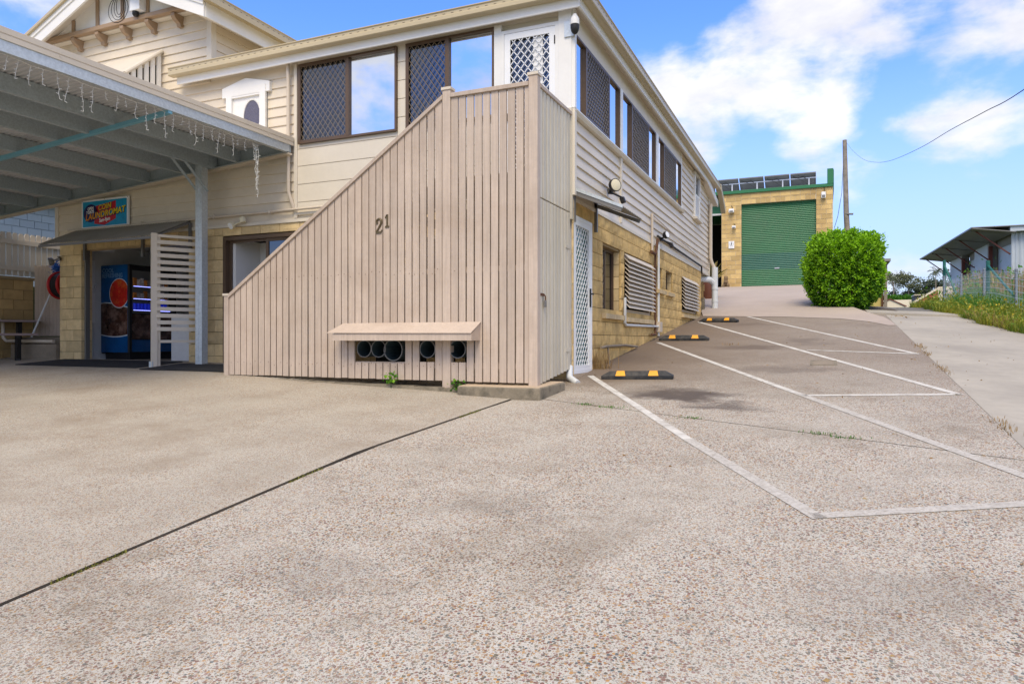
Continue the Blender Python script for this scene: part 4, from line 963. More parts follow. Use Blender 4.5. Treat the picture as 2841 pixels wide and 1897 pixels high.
# ------------------------------------------------------------------ letterbox: tubes under a folded hood
lb = thing('letterbox', 'beige folded metal hood with five letter tubes set in the boarded staircase', 'letterbox', (-4.8, 7.7, 1.3))
b = MB(); b.prism([(-5.76, SY - .032, 1.725), (-3.76, SY - .032, 1.725), (-3.77, SY - .285, 1.59), (-5.83, SY - .285, 1.60)], (0, 0, .006))
b.build('hood', PINKB, lb)
MB().box(-5.755, -3.77, SY - .27, SY - .255, 1.505, 1.592).build('hood_front', SLATE if False else PINKB, lb)
for x in (-5.755, -3.785): MB().prism([(x, SY - .035, 1.505), (x, SY - .253, 1.505), (x, SY - .253, 1.59), (x, SY - .035, 1.715)], (.012, 0, 0)).build('hood_cheek', PINKB, lb)
for xc, r in ((-5.44, .108), (-5.22, .108), (-5.0, .135), (-4.5, .108), (-4.08, .108)):
    zc_ = 1.40 if r < .12 else 1.385
    b = MB(); b.ring((xc, SY - .02, zc_), (0, 1, 0), r * .94, r, .45, 28); tb = b.build('tube', PVCG, lb, smooth=True)
    MB().ring((xc, SY - .03, zc_), (0, 1, 0), r * .96, r * 1.03, .012, 28).build('rim', AWNF, tb)
    MB().box(xc - r, xc + r, SY + .42, SY + .44, zc_ - r, zc_ + r).build('tube_end_shade', DARK, tb)  # black end plate paints the darkness inside the tube
for x0, x1 in ((-5.58, -4.8), (-4.64, -4.37), (-4.22, -3.95)):
    MB().box(x0, x1, SY + .44, SY + .46, 1.15, 1.6).build('backing', DARK, lb)  # black sheet paints the dark space behind the tubes

# ------------------------------------------------------------------ carport
cp = thing('carport', 'galvanised steel carport with a ribbed roof along the shop front', 'carport', (-9.28, 8.7, 1.1))
EX = -7.65
def rz(x): return 4.655 + .072 * (x - EX)                  # underside of the roof sheet
def cpart(b, name, m, **k): return b.build(name, m, cp, **k)
Y0c, Y1c = 4.2, 8.99
b = MB(); n = int((Y1c - Y0c) / .076); prof = []
for i in range(n):
    y = Y0c + i * .076
    prof += [(y, 0), (y + .026, 0), (y + .038, .018), (y + .064, .018)]
vs = []
for (y, dz) in prof: vs += [(EX - .02, y, rz(EX) + dz), (-16.5, y, rz(-16.5) + dz)]
b.add(vs, [(2*i, 2*i+1, 2*i+3, 2*i+2) for i in range(len(prof) - 1)]); cpart(b, 'roof_sheet', ROOFU)
cpart(MB().prism([(-16.5, Y0c, rz(-16.5) + .03), (EX, Y0c, rz(EX) + .03), (EX, Y1c, rz(EX) + .03), (-16.5, Y1c, rz(-16.5) + .03)], (0, 0, .012)), 'roof_top', BEIGE)
q = [(EX, Y0c, 4.565), (EX + .012, Y0c, 4.56), (EX + .012, Y0c, 4.61), (EX + .004, Y0c, 4.615), (EX + .004, Y0c, 4.625), (EX + .012, Y0c, 4.63), (EX + .012, Y0c, 4.69), (EX - .14, Y0c, 4.70), (EX - .14, Y0c, 4.69), (EX, Y0c, 4.685)]
cpart(MB().prism(q, (0, Y1c - Y0c - .03, 0)), 'edge_capping', BEIGE)
def cchannel(x, ztop, h, y0, y1, w=.07, t=.006, face=1, lip=.02):
    f = face
    return MB().prism([(x, y0, ztop - h), (x - f*w, y0, ztop - h), (x - f*w, y0, ztop - h + lip), (x - f*w + f*t, y0, ztop - h + lip), (x - f*w + f*t, y0, ztop - h + t), (x - f*t, y0, ztop - h + t), (x - f*t, y0, ztop - t), (x - f*w, y0, ztop - t), (x - f*w, y0, ztop), (x, y0, ztop)], (0, y1 - y0, 0))
cpart(cchannel(EX, 4.655, .215, Y0c, 8.88), 'edge_beam', GALV)
for x in (-8.64, -9.14, -9.78, -10.68, -11.67, -12.7, -13.67, -14.65):
    h = .205 if x != -9.14 else .23
    p = cpart(cchannel(x, rz(x) - .004, h, Y0c, 8.80), 'purlin', GALVD)
    MB().box(x - .003, x + .006, 8.68, 8.86, rz(x) - h + .02, rz(x) - .03).build('cleat', GALVD, p)
b = MB(); z1, z0 = rz(EX), rz(-16.4)
b.prism([(EX, 8.9, z1 - .215), (-16.4, 8.9, z0 - .215), (-16.4, 8.9, z0), (EX, 8.9, z1)], (0, .01, 0)); b.prism([(EX, 8.82, z1 - .215), (-16.4, 8.82, z0 - .215), (-16.4, 8.82, z0 - .205), (EX, 8.82, z1 - .205)], (0, .09, 0)); cpart(b, 'ledger', GALVD)
cpart(MB().prism([(EX, 8.84, z1 - .245), (-16.4, 8.84, z0 - .245), (-16.4, 8.84, z0 - .218), (EX, 8.84, z1 - .218)], (0, .1, 0)), 'ledger_flashing', BEIGE if False else PIPEB)
for (px, py, zb) in ((-9.28, 8.68, 1.10), (-9.28, 4.4, .62), (-14.6, 4.4, .65)):
    p = cpart(cchannel(px + .05, 0, 0, 0, 0) if False else MB().box(px - .075, px + .0, py - .065, py + .065, zb, rz(px) - .03), 'post', GALV, bevel=.006)
    MB().box(px + .002, px + .066, py - .06, py + .06, zb, rz(px) - .03).build('post_half', GALV, p)
    MB().box(px - .1, px + .1, py - .09, py + .09, zb - .02, zb + .006).build('base_plate', AWNF, p)
for (y0, xx) in ((8.14, -9.195), (8.14, -9.40)):
    cpart(MB().bar((xx, y0, 4.44), (xx, 8.72, 3.93), .008, .055, (1, 0, 0)), 'brace', GALVD)
cpart(MB().bar((-15.5, 6.66, rz(-15.5) - .235), (-7.66, 6.66, rz(-7.66) - .225), .06, .05), 'tie_strap', TIEB)
cpart(MB().bar((-15.6, 8.4, 4.0), (-14.7, 8.85, 3.55), .012, .05), 'brace', PIPEB)
b = MB()
for y in (5.2, 5.95, 6.75, 7.6, 8.4): b.tube([(EX + .011, y, 4.605), (EX + .018, y, 4.605)], .008, 6)
o = cpart(b, 'screw_heads', BEIGE); o['kind'] = 'stuff'
# icicle lights under the carport edge
il = thing('icicle_lights', 'string of white icicle lights hanging under the carport edge', 'string lights', (-7.72, 6, 4.4))
wire = MB(); pts = []
IX = EX - .055
ypos = 4.35; drops = []
while ypos < 8.25:
    pts.append((IX + random.uniform(-.01, .01), ypos, 4.425 + .012 * math.sin(ypos * 11))); drops.append(pts[-1]); ypos += random.uniform(.10, .16)
wire.tube(pts, .0035, 5).build if False else None
MB().tube(pts, .003, 5).build('wire', LEDW, il)
for i, p in enumerate(drops):
    ln = random.choice((.10, .2, .32, .16, .28)); b = MB(); q = Vector(p); path = [q.copy()]; n = max(2, int(ln / .05))
    for k in range(n):
        q = q + Vector((random.uniform(-.012, .012), random.uniform(-.014, .014), -ln / n)); path.append(q.copy())
        dr = Vector((random.uniform(-.4, .4), random.choice((-1, 1)) * random.uniform(.5, 1), random.uniform(-.5, .4))).normalized()
        b.bar(q, q + dr * .026, .0055)
    b.tube(path, .0027, 5); b.build('icicle', LEDW, il)
b = MB()
for s in range(4):
    q = Vector((IX + random.uniform(-.02, .02), 8.16 + s * .035, 4.42)); path = [q.copy()]
    tx, ty = IX + .01, 8.22
    for k in range(16 if s < 3 else 19):
        q = Vector((tx + (q.x - tx) * .6 + random.uniform(-.014, .014), ty + (q.y - ty) * .6 + random.uniform(-.014, .014), q.z - .042)); path.append(q.copy())
        dr = Vector((random.uniform(-.6, .6), random.uniform(-1, 1), random.uniform(-.5, .5))).normalized(); b.bar(q, q + dr * .03, .007)
    b.tube(path, .004, 5)
b.build('light_bundle', LEDW, il)

# ------------------------------------------------------------------ things by the laundry opening
sg = thing('laundromat_sign', 'blue coin laundromat sign with yellow lettering on the weatherboards', 'sign', (-11.93, 8.96, 3.55))
MB().box(-12.55, -11.325, 8.955, 8.985, 3.55, 4.08).build('board', WHITEM, sg, bevel=.003)
MB().box(-12.51, -11.365, 8.951, 8.956, 3.585, 4.045).build('print', SIGNB, sg)
yy = 8.9495
b = MB(); el_ = [(-12.30 + .19 * math.cos(t), yy, 3.83 + .165 * math.sin(t)) for t in [2 * math.pi * i / 28 for i in range(28)]]; b.prism(el_, (0, .0012, 0)); b.build('navy_disc', SIGNN, sg)
MB().prism([(-12.16, yy, 3.81), (-11.64, yy, 3.87), (-11.64, yy, 4.02), (-12.16, yy, 3.955)], (0, .0012, 0)).build('red_flash', SIGNR, sg)
MB().prism([(-12.20, yy, 3.635), (-11.93, yy, 3.60), (-11.64, yy, 3.70), (-11.64, yy, 3.79), (-12.20, yy, 3.73)], (0, .0012, 0)).build('red_flash', SIGNR, sg)
b = MB()
for (x, z, r) in ((-11.5, 3.98, .035), (-11.45, 3.94, .025), (-11.54, 3.93, .03), (-11.45, 3.72, .03), (-11.5, 3.68, .035), (-11.43, 3.67, .022), (-12.45, 3.93, .03), (-12.46, 3.68, .03), (-11.95, 4.01, .02)): b.ring((x, 8.9505, z), (0, -1, 0), r * .82, r, .001, 16)
b.build('bubbles', SIGNBUB, sg)
def grad(name, c0, c1, z0, z1):
    m = mat(name, c0, .35, .02, 3); t = m.node_tree; ns = t.nodes; ls = t.links
    g = ns.new('ShaderNodeNewGeometry'); s = ns.new('ShaderNodeSeparateXYZ'); ls.new(g.outputs['Position'], s.inputs[0])
    r = ns.new('ShaderNodeMapRange'); ls.new(s.outputs[0], r.inputs[0]); r.inputs[1].default_value = z0; r.inputs[2].default_value = z1
    x = ns.new('ShaderNodeMix'); x.data_type = 'RGBA'; ls.new(r.outputs[0], x.inputs[0]); x.inputs[6].default_value = (*c0, 1); x.inputs[7].default_value = (*c1, 1)
    ls.new(x.outputs[2], ns['Principled BSDF'].inputs['Base Color']); return m
SGO = grad('sign_orange_to_yellow_print', (.80, .24, .01), (.74, .62, .01), -12.45, -11.5)
ti = (R(90), R(-6), 0)
for (bd, x, z, s, sx) in (('COIN', -11.93, 3.925, .135, .95), ('LAUNDROMAT', -11.92, 3.80, .148, .98)):
    text(bd, 'lettering', SIGNN, sg, (x + .006, 8.9478, z - .006), s, ti, .0006, .013, .22, sx=sx, space=1.06)
    text(bd, 'lettering', SGO, sg, (x, 8.9462, z), s, ti, .0006, .005, .22, sx=sx, space=1.06)
for (bd, x, z, s) in (('OPEN', -12.30, 3.915, .075), ('7 DAYS', -12.31, 3.85, .075), ('5am-9pm', -11.93, 3.695, .092)): text(bd, 'lettering', SIGNW, sg, (x, 8.9475, z), s, ti, .0006, .003, .1, sx=.82)
b = MB()
for x in (-12.525, -11.94, -11.35):
    for z in (3.565, 4.065): b.tube([(x, 8.955, z), (x, 8.951, z)], .007, 6)
o = b.build('screws', BRONZE, sg); o['kind'] = 'stuff'

def corrug(x0, x1, y0, z0_, y1, z1_, p=.06, a=.008):
    b = MB(); n = int((x1 - x0) / p * 4); vs = []
    for i in range(n + 1):
        x = x0 + (x1 - x0) * i / n; d = a * math.sin(2 * math.pi * i / 4 + .5); vs += [(x, y0, z0_ + d), (x, y1, z1_ + d), (x, y1, z1_ + d - .006), (x, y0, z0_ + d - .006)]
    fs = []
    for i in range(n):
        k = 4 * i
        for e in range(4): f = (e + 1) % 4; fs.append((k + e, k + 4 + e, k + 4 + f, k + f))
    return b.add(vs, fs)
aw = thing('awning', 'weathered grey corrugated awning over the laundry doorway', 'awning', (-11.2, 8.9, 3.2))
corrug(-12.67, -9.86, 8.965, 3.545, 8.24, 3.20).build('sheet', AWN, aw)
b = MB(); b.prism([(-9.86, 8.98, 3.53), (-9.86, 8.24, 3.18), (-9.86, 8.24, 3.15), (-9.86, 8.98, 3.49)], (-.03, 0, 0)); b.prism([(-12.64, 8.98, 3.53), (-12.64, 8.24, 3.18), (-12.64, 8.24, 3.15), (-12.64, 8.98, 3.49)], (-.03, 0, 0)); b.box(-12.67, -9.86, 8.235, 8.26, 3.145, 3.185); b.build('rail', AWNF, aw)
for x in (-12.5, -11.0, -9.87): MB().box(x, x + .045, 8.945, 8.985, 3.06 if x > -10 else 2.98, 3.5).build('bracket', AWNF, aw); 
MB().box(-12.67, -9.86, 8.95, 8.985, 3.53, 3.56).build('wall_flashing', AWNF, aw)

# awning over the side door
aw2 = thing('awning', 'small dark grey awning on two brackets over the white side door', 'awning', (XR, 9.5, 3.2))
ang = math.atan2(.285, .67)
b = MB(); n = 44; vs = []
for i in range(n + 1):
    y = 9.02 + 1.05 * i / n; dz = .007 * math.sin(2 * math.pi * i / 4 + .5)
    vs += [(XR - .01, y, 3.525 + dz), (-2.365, y, 3.23 + dz), (-2.365, y, 3.223 + dz), (XR - .01, y, 3.518 + dz)]
b.add(vs, [(4*i+e, 4*i+4+e, 4*i+4+(e+1) % 4, 4*i+(e+1) % 4) for i in range(n) for e in range(4)]); b.build('sheet', AWN, aw2)
for y in (9.03, 10.03):
    b = MB(); b.box(XR - .03, XR + .035, y, y + .04, 3.08, 3.52); b.build('bracket', AWNF, aw2)
    MB().prism([(XR, y, 3.50), (XR, y, 3.44), (-2.40, y, 3.17), (-2.38, y, 3.215)], (0, .035, 0)).build('arm', AWNF, aw2)
MB().prism([(XR, 9.02, 3.545), (-2.37, 9.02, 3.25), (-2.37, 9.02, 3.21), (XR, 9.02, 3.50)], (0, .012, 0)).build('edge_strip', GALV, aw2)

# slatted privacy screen
ps = thing('privacy_screen', 'cream slatted timber screen standing beside the laundry doorway', 'screen', (-9.85, 8.28, 1.08))
A = Vector((-9.86, 8.26, 0)); B = Vector((-9.42, 8.93, 0)); dd = (B - A).normalized(); nn_ = Vector((dd.y, -dd.x, 0))
def lat(p, q, z0, z1, t, name, o=0):
    a = A + dd * p + nn_ * o; c = A + dd * q + nn_ * o
    return MB().prism([(a.x, a.y, z0), (c.x, c.y, z0), (c.x, c.y, z1), (a.x, a.y, z1)], nn_ * t).build(name, BEIGE, ps, bevel=.003)
lat(-.045, .045, 1.06, 3.23, .09, 'post', -.045); lat(.045, .09, 1.06, 3.18, .05, 'post', -.03)
lat(0, .80, 3.17, 3.215, .06, 'rail', -.03); lat(.05, .80, 1.47, 1.515, .05, 'rail', -.03)
for i in range(14): z = 1.66 + i * .1075; lat(.03, .80, z, z + .063, .02, 'slat', .03)
MB().box(-9.91, -9.83, 8.205, 8.22, 1.055, 1.17).build('bracket', GALV, ps)

# vending machine
vmn = thing('vending_machine', 'blue drink vending machine with a red disc and lit snack window', 'vending machine', (-12.57, 10.1, 1.14))
vx0, vx1, vy0, vy1, vz0, vz1 = -12.96, -12.19, 9.65, 10.75, 1.14, 2.97
MB().box(vx0, vx1, vy0, vy1, vz0 + .12, vz1).build('cabinet', BLACK, vmn, bevel=.01)
MB().box(vx0 + .06, vx1 - .04, vy0 + .05, vy1, vz0, vz0 + .12).build('plinth', BLACK, vmn)
P_ = FRONT(vy0); y_ = vy0 - .004
rect(MB(), P_, vx0 + .005, vx1 - .035, vz0 + .14, vz1 - .005, 0, .004).build('side_panel', VBLUE, vmn)
def flat(poly, m, name, d=.001, k=.004): return MB().prism([(x, vy0 - k, z) for x, z in poly], (0, -d, 0)).build(name, m, vmn)
def wav(x0, x1, z, a, ph, n=14): return [(x0 + (x1 - x0) * i / n, z + a * math.sin(ph + 2.6 * i / n)) for i in range(n + 1)]
lo = wav(vx0 + .005, vx1 - .035, 1.64, -.05, .2); hi = wav(vx0 + .005, vx1 - .035, 2.17, .06, 1.1)
flat([(x, z - .02) for x, z in lo] + [(x, z + .02) for x, z in hi[::-1]], VWHITE, 'splash_edge'); flat(lo + hi[::-1], VCOLA, 'splash', .0012, .005)
def disc(rx, rz2, m, name, k):
    pl_ = [(-12.45 + rx * math.cos(t), 2.42 + rz2 * math.sin(t)) for t in [2 * math.pi * i / 36 for i in range(36)]]
    return flat([(min(x, vx1 - .036), z) for x, z in pl_], m, name, .001, k)
disc(.272, .288, VWHITE, 'disc_edge', .0062); disc(.258, .274, VRED, 'red_disc', .0072)
text('COOL', 'lettering', VTEXT, vmn, (-12.925, vy0 - .006, 2.86), .115, ex=.0005, off=.002, align='LEFT', sx=1.0)
text('REFRESHING', 'lettering', VTEXT, vmn, (-12.925, vy0 - .006, 2.762), .115, ex=.0005, off=.002, align='LEFT', sx=.88)
Q = SIDE(vx1)
rect(MB(), Q, vy0 + .05, vy1 - .05, vz0 + .15, 1.52, 0, .012).build('lower_panel', VBLUE, vmn); rect(MB(), Q, vy0 + .05, vy1 - .05, 1.54, 2.02, 0, .012).build('splash_panel', VCOLA, vmn)
nb = rect(MB(), Q, vy0 + .06, vy1 - .2, 2.04, 2.86, 0, .004).build('window_recess', AWNF, vmn)
for i, z in enumerate((2.10, 2.32, 2.56)):
    rect(MB(), Q, vy0 + .06, vy1 - .2, z - .02, z, 0, .05).build('shelf', AWNF, vmn); rect(MB(), Q, vy0 + .06, vy1 - .2, z - .012, z - .004, .05, .054).build('light_strip', LEDB, vmn)
    for k in range(10):
        y0 = vy0 + .075 + k * .078
        if i == 0: MB().tube([(vx1 + .03, y0 + .028, z), (vx1 + .03, y0 + .028, z + .125)], .027, 10).build('drink_can', CANB, vmn)
        else: MB().box(vx1 + .008, vx1 + .045, y0, y0 + .062, z, z + random.uniform(.10, .16)).build('snack_pack', PACK if k % 3 else PACKO, vmn)
rect(MB(), Q, vy0 + .5, vy0 + .6, 2.47, 2.6, .06, .062).build('price_note', INTW, vmn)
rect(MB(), Q, vy0, vy0 + .05, vz0 + .12, vz1, 0, .02).build('door_edge', BLACK, vmn)
lt = thing('ceiling_light', 'round white ceiling light just inside the laundry doorway', 'light', (-12.62, 9.5, 3.2))
MB().tube([(-12.62, 9.5, 3.28), (-12.62, 9.5, 3.25), (-12.62, 9.5, 3.21)], [.15, .16, .13], 20).build('lens', WHITEM, lt, smooth=True)
# washing machines in the dark of the room, seen between the slats
for x, lab in ((-11.3, 'white washing machine in the dark laundry, left of its twin'), (-10.6, 'white washing machine in the dark laundry, right of its twin')):
    wm = thing('washing_machine', lab, 'washing machine', (x, 11.4, 1.14), 'washing machines at the back of the laundry')
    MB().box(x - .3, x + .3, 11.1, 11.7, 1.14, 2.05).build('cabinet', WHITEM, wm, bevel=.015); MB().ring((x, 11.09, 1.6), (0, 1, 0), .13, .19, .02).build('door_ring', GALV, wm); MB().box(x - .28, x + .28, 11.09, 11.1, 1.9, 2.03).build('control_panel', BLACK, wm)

# doormats
def matobj(x0, x1, y0, y1, label):
    n = int((x1 - x0) / .045); b = MB()
    for i in range(n):
        a = x0 + (x1 - x0) * i / n; c = a + (x1 - x0) / n * .72
        b.prism([(a, y0, slabL(a, y0) + .002), (c, y0, slabL(c, y0) + .002), (c, y1, slabL(c, y1) + .002), (a, y1, slabL(a, y1) + .002)], (0, 0, .014))
    t = thing('doormat', label, 'doormat', ((x0 + x1) / 2, (y0 + y1) / 2, slabL((x0 + x1) / 2, y0)), 'rubber doormats at the doorways')
    o = b.build('ribs', MATR, t); o['kind'] = 'stuff'
    MB().prism([(x0, y0, slabL(x0, y0) + .003), (x1, y0, slabL(x1, y0) + .003), (x1, y1, slabL(x1, y1) + .003), (x0, y1, slabL(x0, y1) + .003)], (0, 0, .006)).build('backing', MATR, t)
matobj(-13.0, -10.0, 8.05, 8.95, 'long ribbed black doormat in front of the laundry doorway')
matobj(-9.75, -7.95, 7.9, 8.7, 'ribbed black doormat in front of the sliding door')

# hose reel on the end of the house
hr = thing('hose_reel', 'red fire hose reel mounted on the left end of the pillar', 'hose reel', (-13.5, 9.32, 2.58))
hc = Vector((-13.5, 9.33, 2.58))
for dx in (-.20, .06):
    b = MB(); pr = [(0, .03), (.27, .0), (.275, .012), (.27, .024), (.06, .05), (0, .05)]
    b.tube([hc + Vector((dx, 0, 0)), hc + Vector((dx + .008, 0, 0)), hc + Vector((dx + .022, 0, 0)), hc + Vector((dx + .035, 0, 0))], [.255, .275, .275, .255], 32).build('flange', REDP, hr, smooth=True)
    MB().ring(hc + Vector((dx + .035, 0, 0)), (1, 0, 0), .24, .262, .015, 32).build('flange_rim', REDP, hr)
for i in range(5): MB().ring(hc + Vector((-.155 + i * .044, 0, 0)), (1, 0, 0), .18, .245, .036, 28).build('hose_coil', BLACK, hr, smooth=True)
MB().tube([hc + Vector((-.25, 0, 0)), hc + Vector((.26, 0, 0))], .03, 10).build('axle', AWNF, hr)
# mop leaning on the gate
mp_ = thing('mop', 'mop with a white handle and blue head leaning upside down by the hose reel', 'mop', (-14.3, 9.25, 1.6))
MB().tube([(-14.28, 9.15, 1.575), (-13.93, 9.48, 2.86)], .017, 8).build('handle', PVC, mp_, smooth=True)
pts = rng.normal(size=(260, 3)) * (.07, .07, .045) + (-13.9, 9.47, 2.93); leaves('head', leafmat('mop_yarn', (.02, .08, .35), (.05, .22, .62), .1), mp_, pts, rng.normal(size=(260, 3)), .08, .3, kind='stuff')

# retaining wall, picket fence, timber gate, steps
rw = thing('retaining_wall', 'old yellow block retaining wall under the picket fence', 'wall', (-15, 8, 1.1))
MB().box(-15.3, -14.94, 5.6, 9.6, .9, 2.70).build('core', MORT, rw)
block_wall(rw, BMR, 'y', -14.935, 5.6, 9.6, .93, 2.73, depth=.03, gap=.01)
MB().box(-15.3, -14.88, 5.6, 9.62, 2.73, 2.79).build('coping', MORT, rw)
pf = thing('picket_fence', 'cream picket fence with rounded tops on the retaining wall', 'fence', (-15.1, 8, 2.8))
for z in (2.93, 3.46): MB().box(-15.08, -15.04, 5.6, 11.4, z, z + .095).build('rail', BEIGE, pf)
def picket(y):
    b = MB(); b.prism([(-15.10, y - .05, 2.83), (-15.10, y + .05, 2.83), (-15.10, y + .05, 3.66), (-15.10, y + .03, 3.70), (-15.10, y - .03, 3.70), (-15.10, y - .05, 3.66)], (.018, 0, 0)); return b.mesh('picket')
pm = picket(0); pm.materials.append(BEIGE); y = 5.65
while y < 11.4: inst('picket', pm, pf, (0, y, random.uniform(-.01, .01))); y += .119
tg = thing('timber_gate', 'closed beige gate of upright planks beside the hose reel', 'gate', (-14.1, 9.62, 1.6))
x = -14.88
while x < -13.3:
    z1 = 3.04 + random.uniform(-.008, .008)
    MB().prism([(x, 9.6, 1.6), (x + .108, 9.6, 1.6), (x + .108, 9.6, z1 - .03), (x + .085, 9.6, z1), (x, 9.6, z1)], (0, .02, 0)).build('plank', PINKB, tg); x += .1145
for z in (1.85, 2.65): MB().box(-14.88, -13.28, 9.62, 9.66, z, z + .07).build('ledger', PINKB, tg)
for i, (y0, y1, z1, x0) in enumerate(((8.95, 9.3, 1.435, -14.6), (9.3, 9.75, 1.575, -14.85))):
    s_ = MB().box(x0, -13.26, y0, y1, 1.0, z1).build('concrete_stair', STEPC, bevel=.01); s_['kind'] = 'structure'
dp = thing('drain_pipe', 'beige plastic pipe bent down the retaining wall behind the bench', 'pipe', (-14.8, 8.8, 1.5))
MB().tube([(-14.85, 7.2, 1.96), (-14.85, 8.86, 1.93), (-14.85, 8.95, 1.88), (-14.85, 8.97, 1.56), (-14.8, 9.0, 1.50), (-13.4, 9.0, 1.49)], .033, 10).build('pipe', PIPEB, dp, smooth=True)
# picnic bench
bn_ = thing('picnic_bench', 'purple brown plank bench seat with black steel legs under the carport', 'bench', (-13.9, 8.6, 1.12))
u = Vector((-.55, -.84, 0)); v_ = Vector((-.84, .55, 0)); E0 = Vector((-13.72, 8.92, 0))
def pl3(a, c, d0, d1, z0, z1): p = E0 + u * a + v_ * d0; q = E0 + u * c + v_ * d0; return MB().prism([(p.x, p.y, z0), (q.x, q.y, z0), (q.x, q.y, z1), (p.x, p.y, z1)], v_ * (d1 - d0))
for d in (0, .15): pl3(0, 1.7, d, d + .135, 1.60, 1.645).build('seat_plank', SLATE, bn_, bevel=.006)
for d in (.62, .77, .92, 1.07): pl3(-.02, 1.7, d, d + .14, 1.87, 1.91).build('table_plank', SLATE, bn_, bevel=.006)
for a in (.32, 1.4):
    b = MB(); p = E0 + u * a
    for d in (.1, .85): q = p + v_ * d; b.bar((q.x, q.y, 1.11), (q.x, q.y, 1.60 if d < .5 else 1.87), .075, .075)
    q0 = p + v_ * .05; q1 = p + v_ * 1.1; b.bar((q0.x, q0.y, 1.14), (q1.x, q1.y, 1.14), .06, .05); b.bar((q0.x, q0.y, 1.58), (q1.x, q1.y, 1.58), .05, .04); b.build('leg_frame', BLACK, bn_)
# neighbour's house
nh = thing('neighbour_house', 'blue grey block house with white eaves beyond the picket fence', 'house', (-21, 13, 3))
MB().box(-26, -20.03, 6, 16, 2.6, 5.6).build('wall', NBLUE, nh)
block_wall(nh, BMN, 'y', -20.03, 9.5, 15.6, 3.6, 5.4, depth=.03, gap=.012)
b = MB(); b.box(-20.05, -19.6, 6, 16.3, 5.38, 5.42); b.box(-19.64, -19.6, 6, 16.3, 5.38, 5.7); b.build('eaves', WHITE, nh)
MB().box(-20.04, -19.93, 13.75, 13.95, 5.42, 7).build('corner_board', WHITE, nh)
MB().box(-26, -20.0, 6, 16, 5.7, 7.2).build('upper_wall', WHITE, nh); MB().prism([(-27, 5, 7.2), (-19.2, 5, 7.2), (-23, 5, 8.6)], (0, 12, 0)).build('roof', ZINCD, nh)

# ------------------------------------------------------------------ small fittings on the house
def lamp_on_arm(name, label, cat, base, head, r, facing, body, lens, sensor=None):
    t = thing(name, label, cat, base); b0 = Vector(base); h0 = Vector(head); f = Vector(facing).normalized()
    MB().bar(b0, b0 + (h0 - b0) * .15, .09).build('wall_plate', body, t, bevel=.01); MB().tube([b0, h0], .018, 8).build('arm', body, t)
    MB().tube([h0 - f * .08, h0 - f * .05, h0, h0 + f * .01], [r * .6, r * .95, r, r], 18).build('shell', body, t, smooth=True)
    MB().tube([h0 + f * .011, h0 + f * .016], [r * .88, r * .8], 18).build('lens', lens, t, smooth=True)
    if sensor:
        s0 = Vector(sensor); MB().tube([b0, s0], .015, 8).build('sensor_arm', body, t); MB().bar(s0, s0 + Vector((.03, 0, -.09)), .075).build('sensor', body, t, bevel=.012)
    return t
lamp_on_arm('flood_light', 'black sensor light with cream lens above the side door awning', 'light', (XR + .03, 10.72, 3.79), (XR + .16, 10.58, 3.86), .10, (.75, -.6, .05), BLACK, CREAML, (XR + .16, 10.95, 3.74))
lamp_on_arm('flood_light', 'black twin lamp with sensor beside the brown pipe on the side wall', 'light', (XR + .03, 14.5, 3.55), (XR + .17, 14.42, 3.63), .075, (.9, -.3, .2), BLACK, WHITEM, (XR + .18, 14.75, 3.5))
lamp_on_arm('flood_light', 'white twin sensor light on the blocks over the sliding door', 'light', (-8.64, 8.97, 3.46), (-8.84, 8.86, 3.37), .06, (-.1, -.8, -.5), CREAML, WHITEM, (-8.62, 8.88, 3.5))
lamp_on_arm('flood_light', 'grey lamp at the left end of the laundry awning above the hose reel', 'light', (-13.15, 8.96, 3.05), (-13.30, 8.85, 2.98), .075, (-.5, -.8, -.2), AWNF, GALV)
cm_ = thing('dome_camera', 'white and black dome security camera hanging at the corner of the eaves', 'security camera', (-2.95, 8.93, 5.9))
cx, cy = -2.975, 8.90
MB().box(cx - .16, cx - .03, 8.935, 8.955, 5.50, 5.70).build('bracket', GALV, cm_); MB().bar((cx - .06, 8.94, 5.66), (cx, cy, 5.70), .035).build('arm', WHITEM, cm_)
MB().tube([(cx, cy, 5.76), (cx, cy, 5.735), (cx, cy, 5.70), (cx, cy, 5.655), (cx, cy, 5.62)], [.022, .035, .055, .06, .06], 20).build('housing', INTW, cm_, smooth=True)
MB().tube([(cx, cy, 5.62), (cx, cy, 5.58), (cx, cy, 5.54), (cx, cy, 5.51), (cx, cy, 5.495)], [.058, .058, .05, .032, .01], 20).build('dome', BLACK, cm_, smooth=True)
gbx = thing('camera_box', 'white camera housing with a dark dome on the gable front', 'security camera', (-10.85, 8.7, 7.3))
MB().box(-10.98, -10.74, 8.70, 8.85, 7.18, 7.6).build('housing', WHITEM, gbx, bevel=.01); MB().tube([(-10.9, 8.76, 7.18), (-10.9, 8.76, 7.13), (-10.9, 8.76, 7.10)], [.055, .055, .03], 14).build('dome', BLACK, gbx, smooth=True)
cbl = thing('cable_loop', 'loops of black cable hanging on the white gable', 'cable', (-11.35, 8.83, 7.5))
for i in range(4):
    w_ = .10 + .05 * i; MB().tube([(-11.38 + w_ * math.sin(t) * (.7 + .1 * i), 8.815 - .006 * i, 7.56 - .20 * (1 - math.cos(t)) * (.8 + .12 * i)) for t in [2 * math.pi * k / 16 for k in range(17)]], .0055, 5).build('loop', CABLE, cbl)

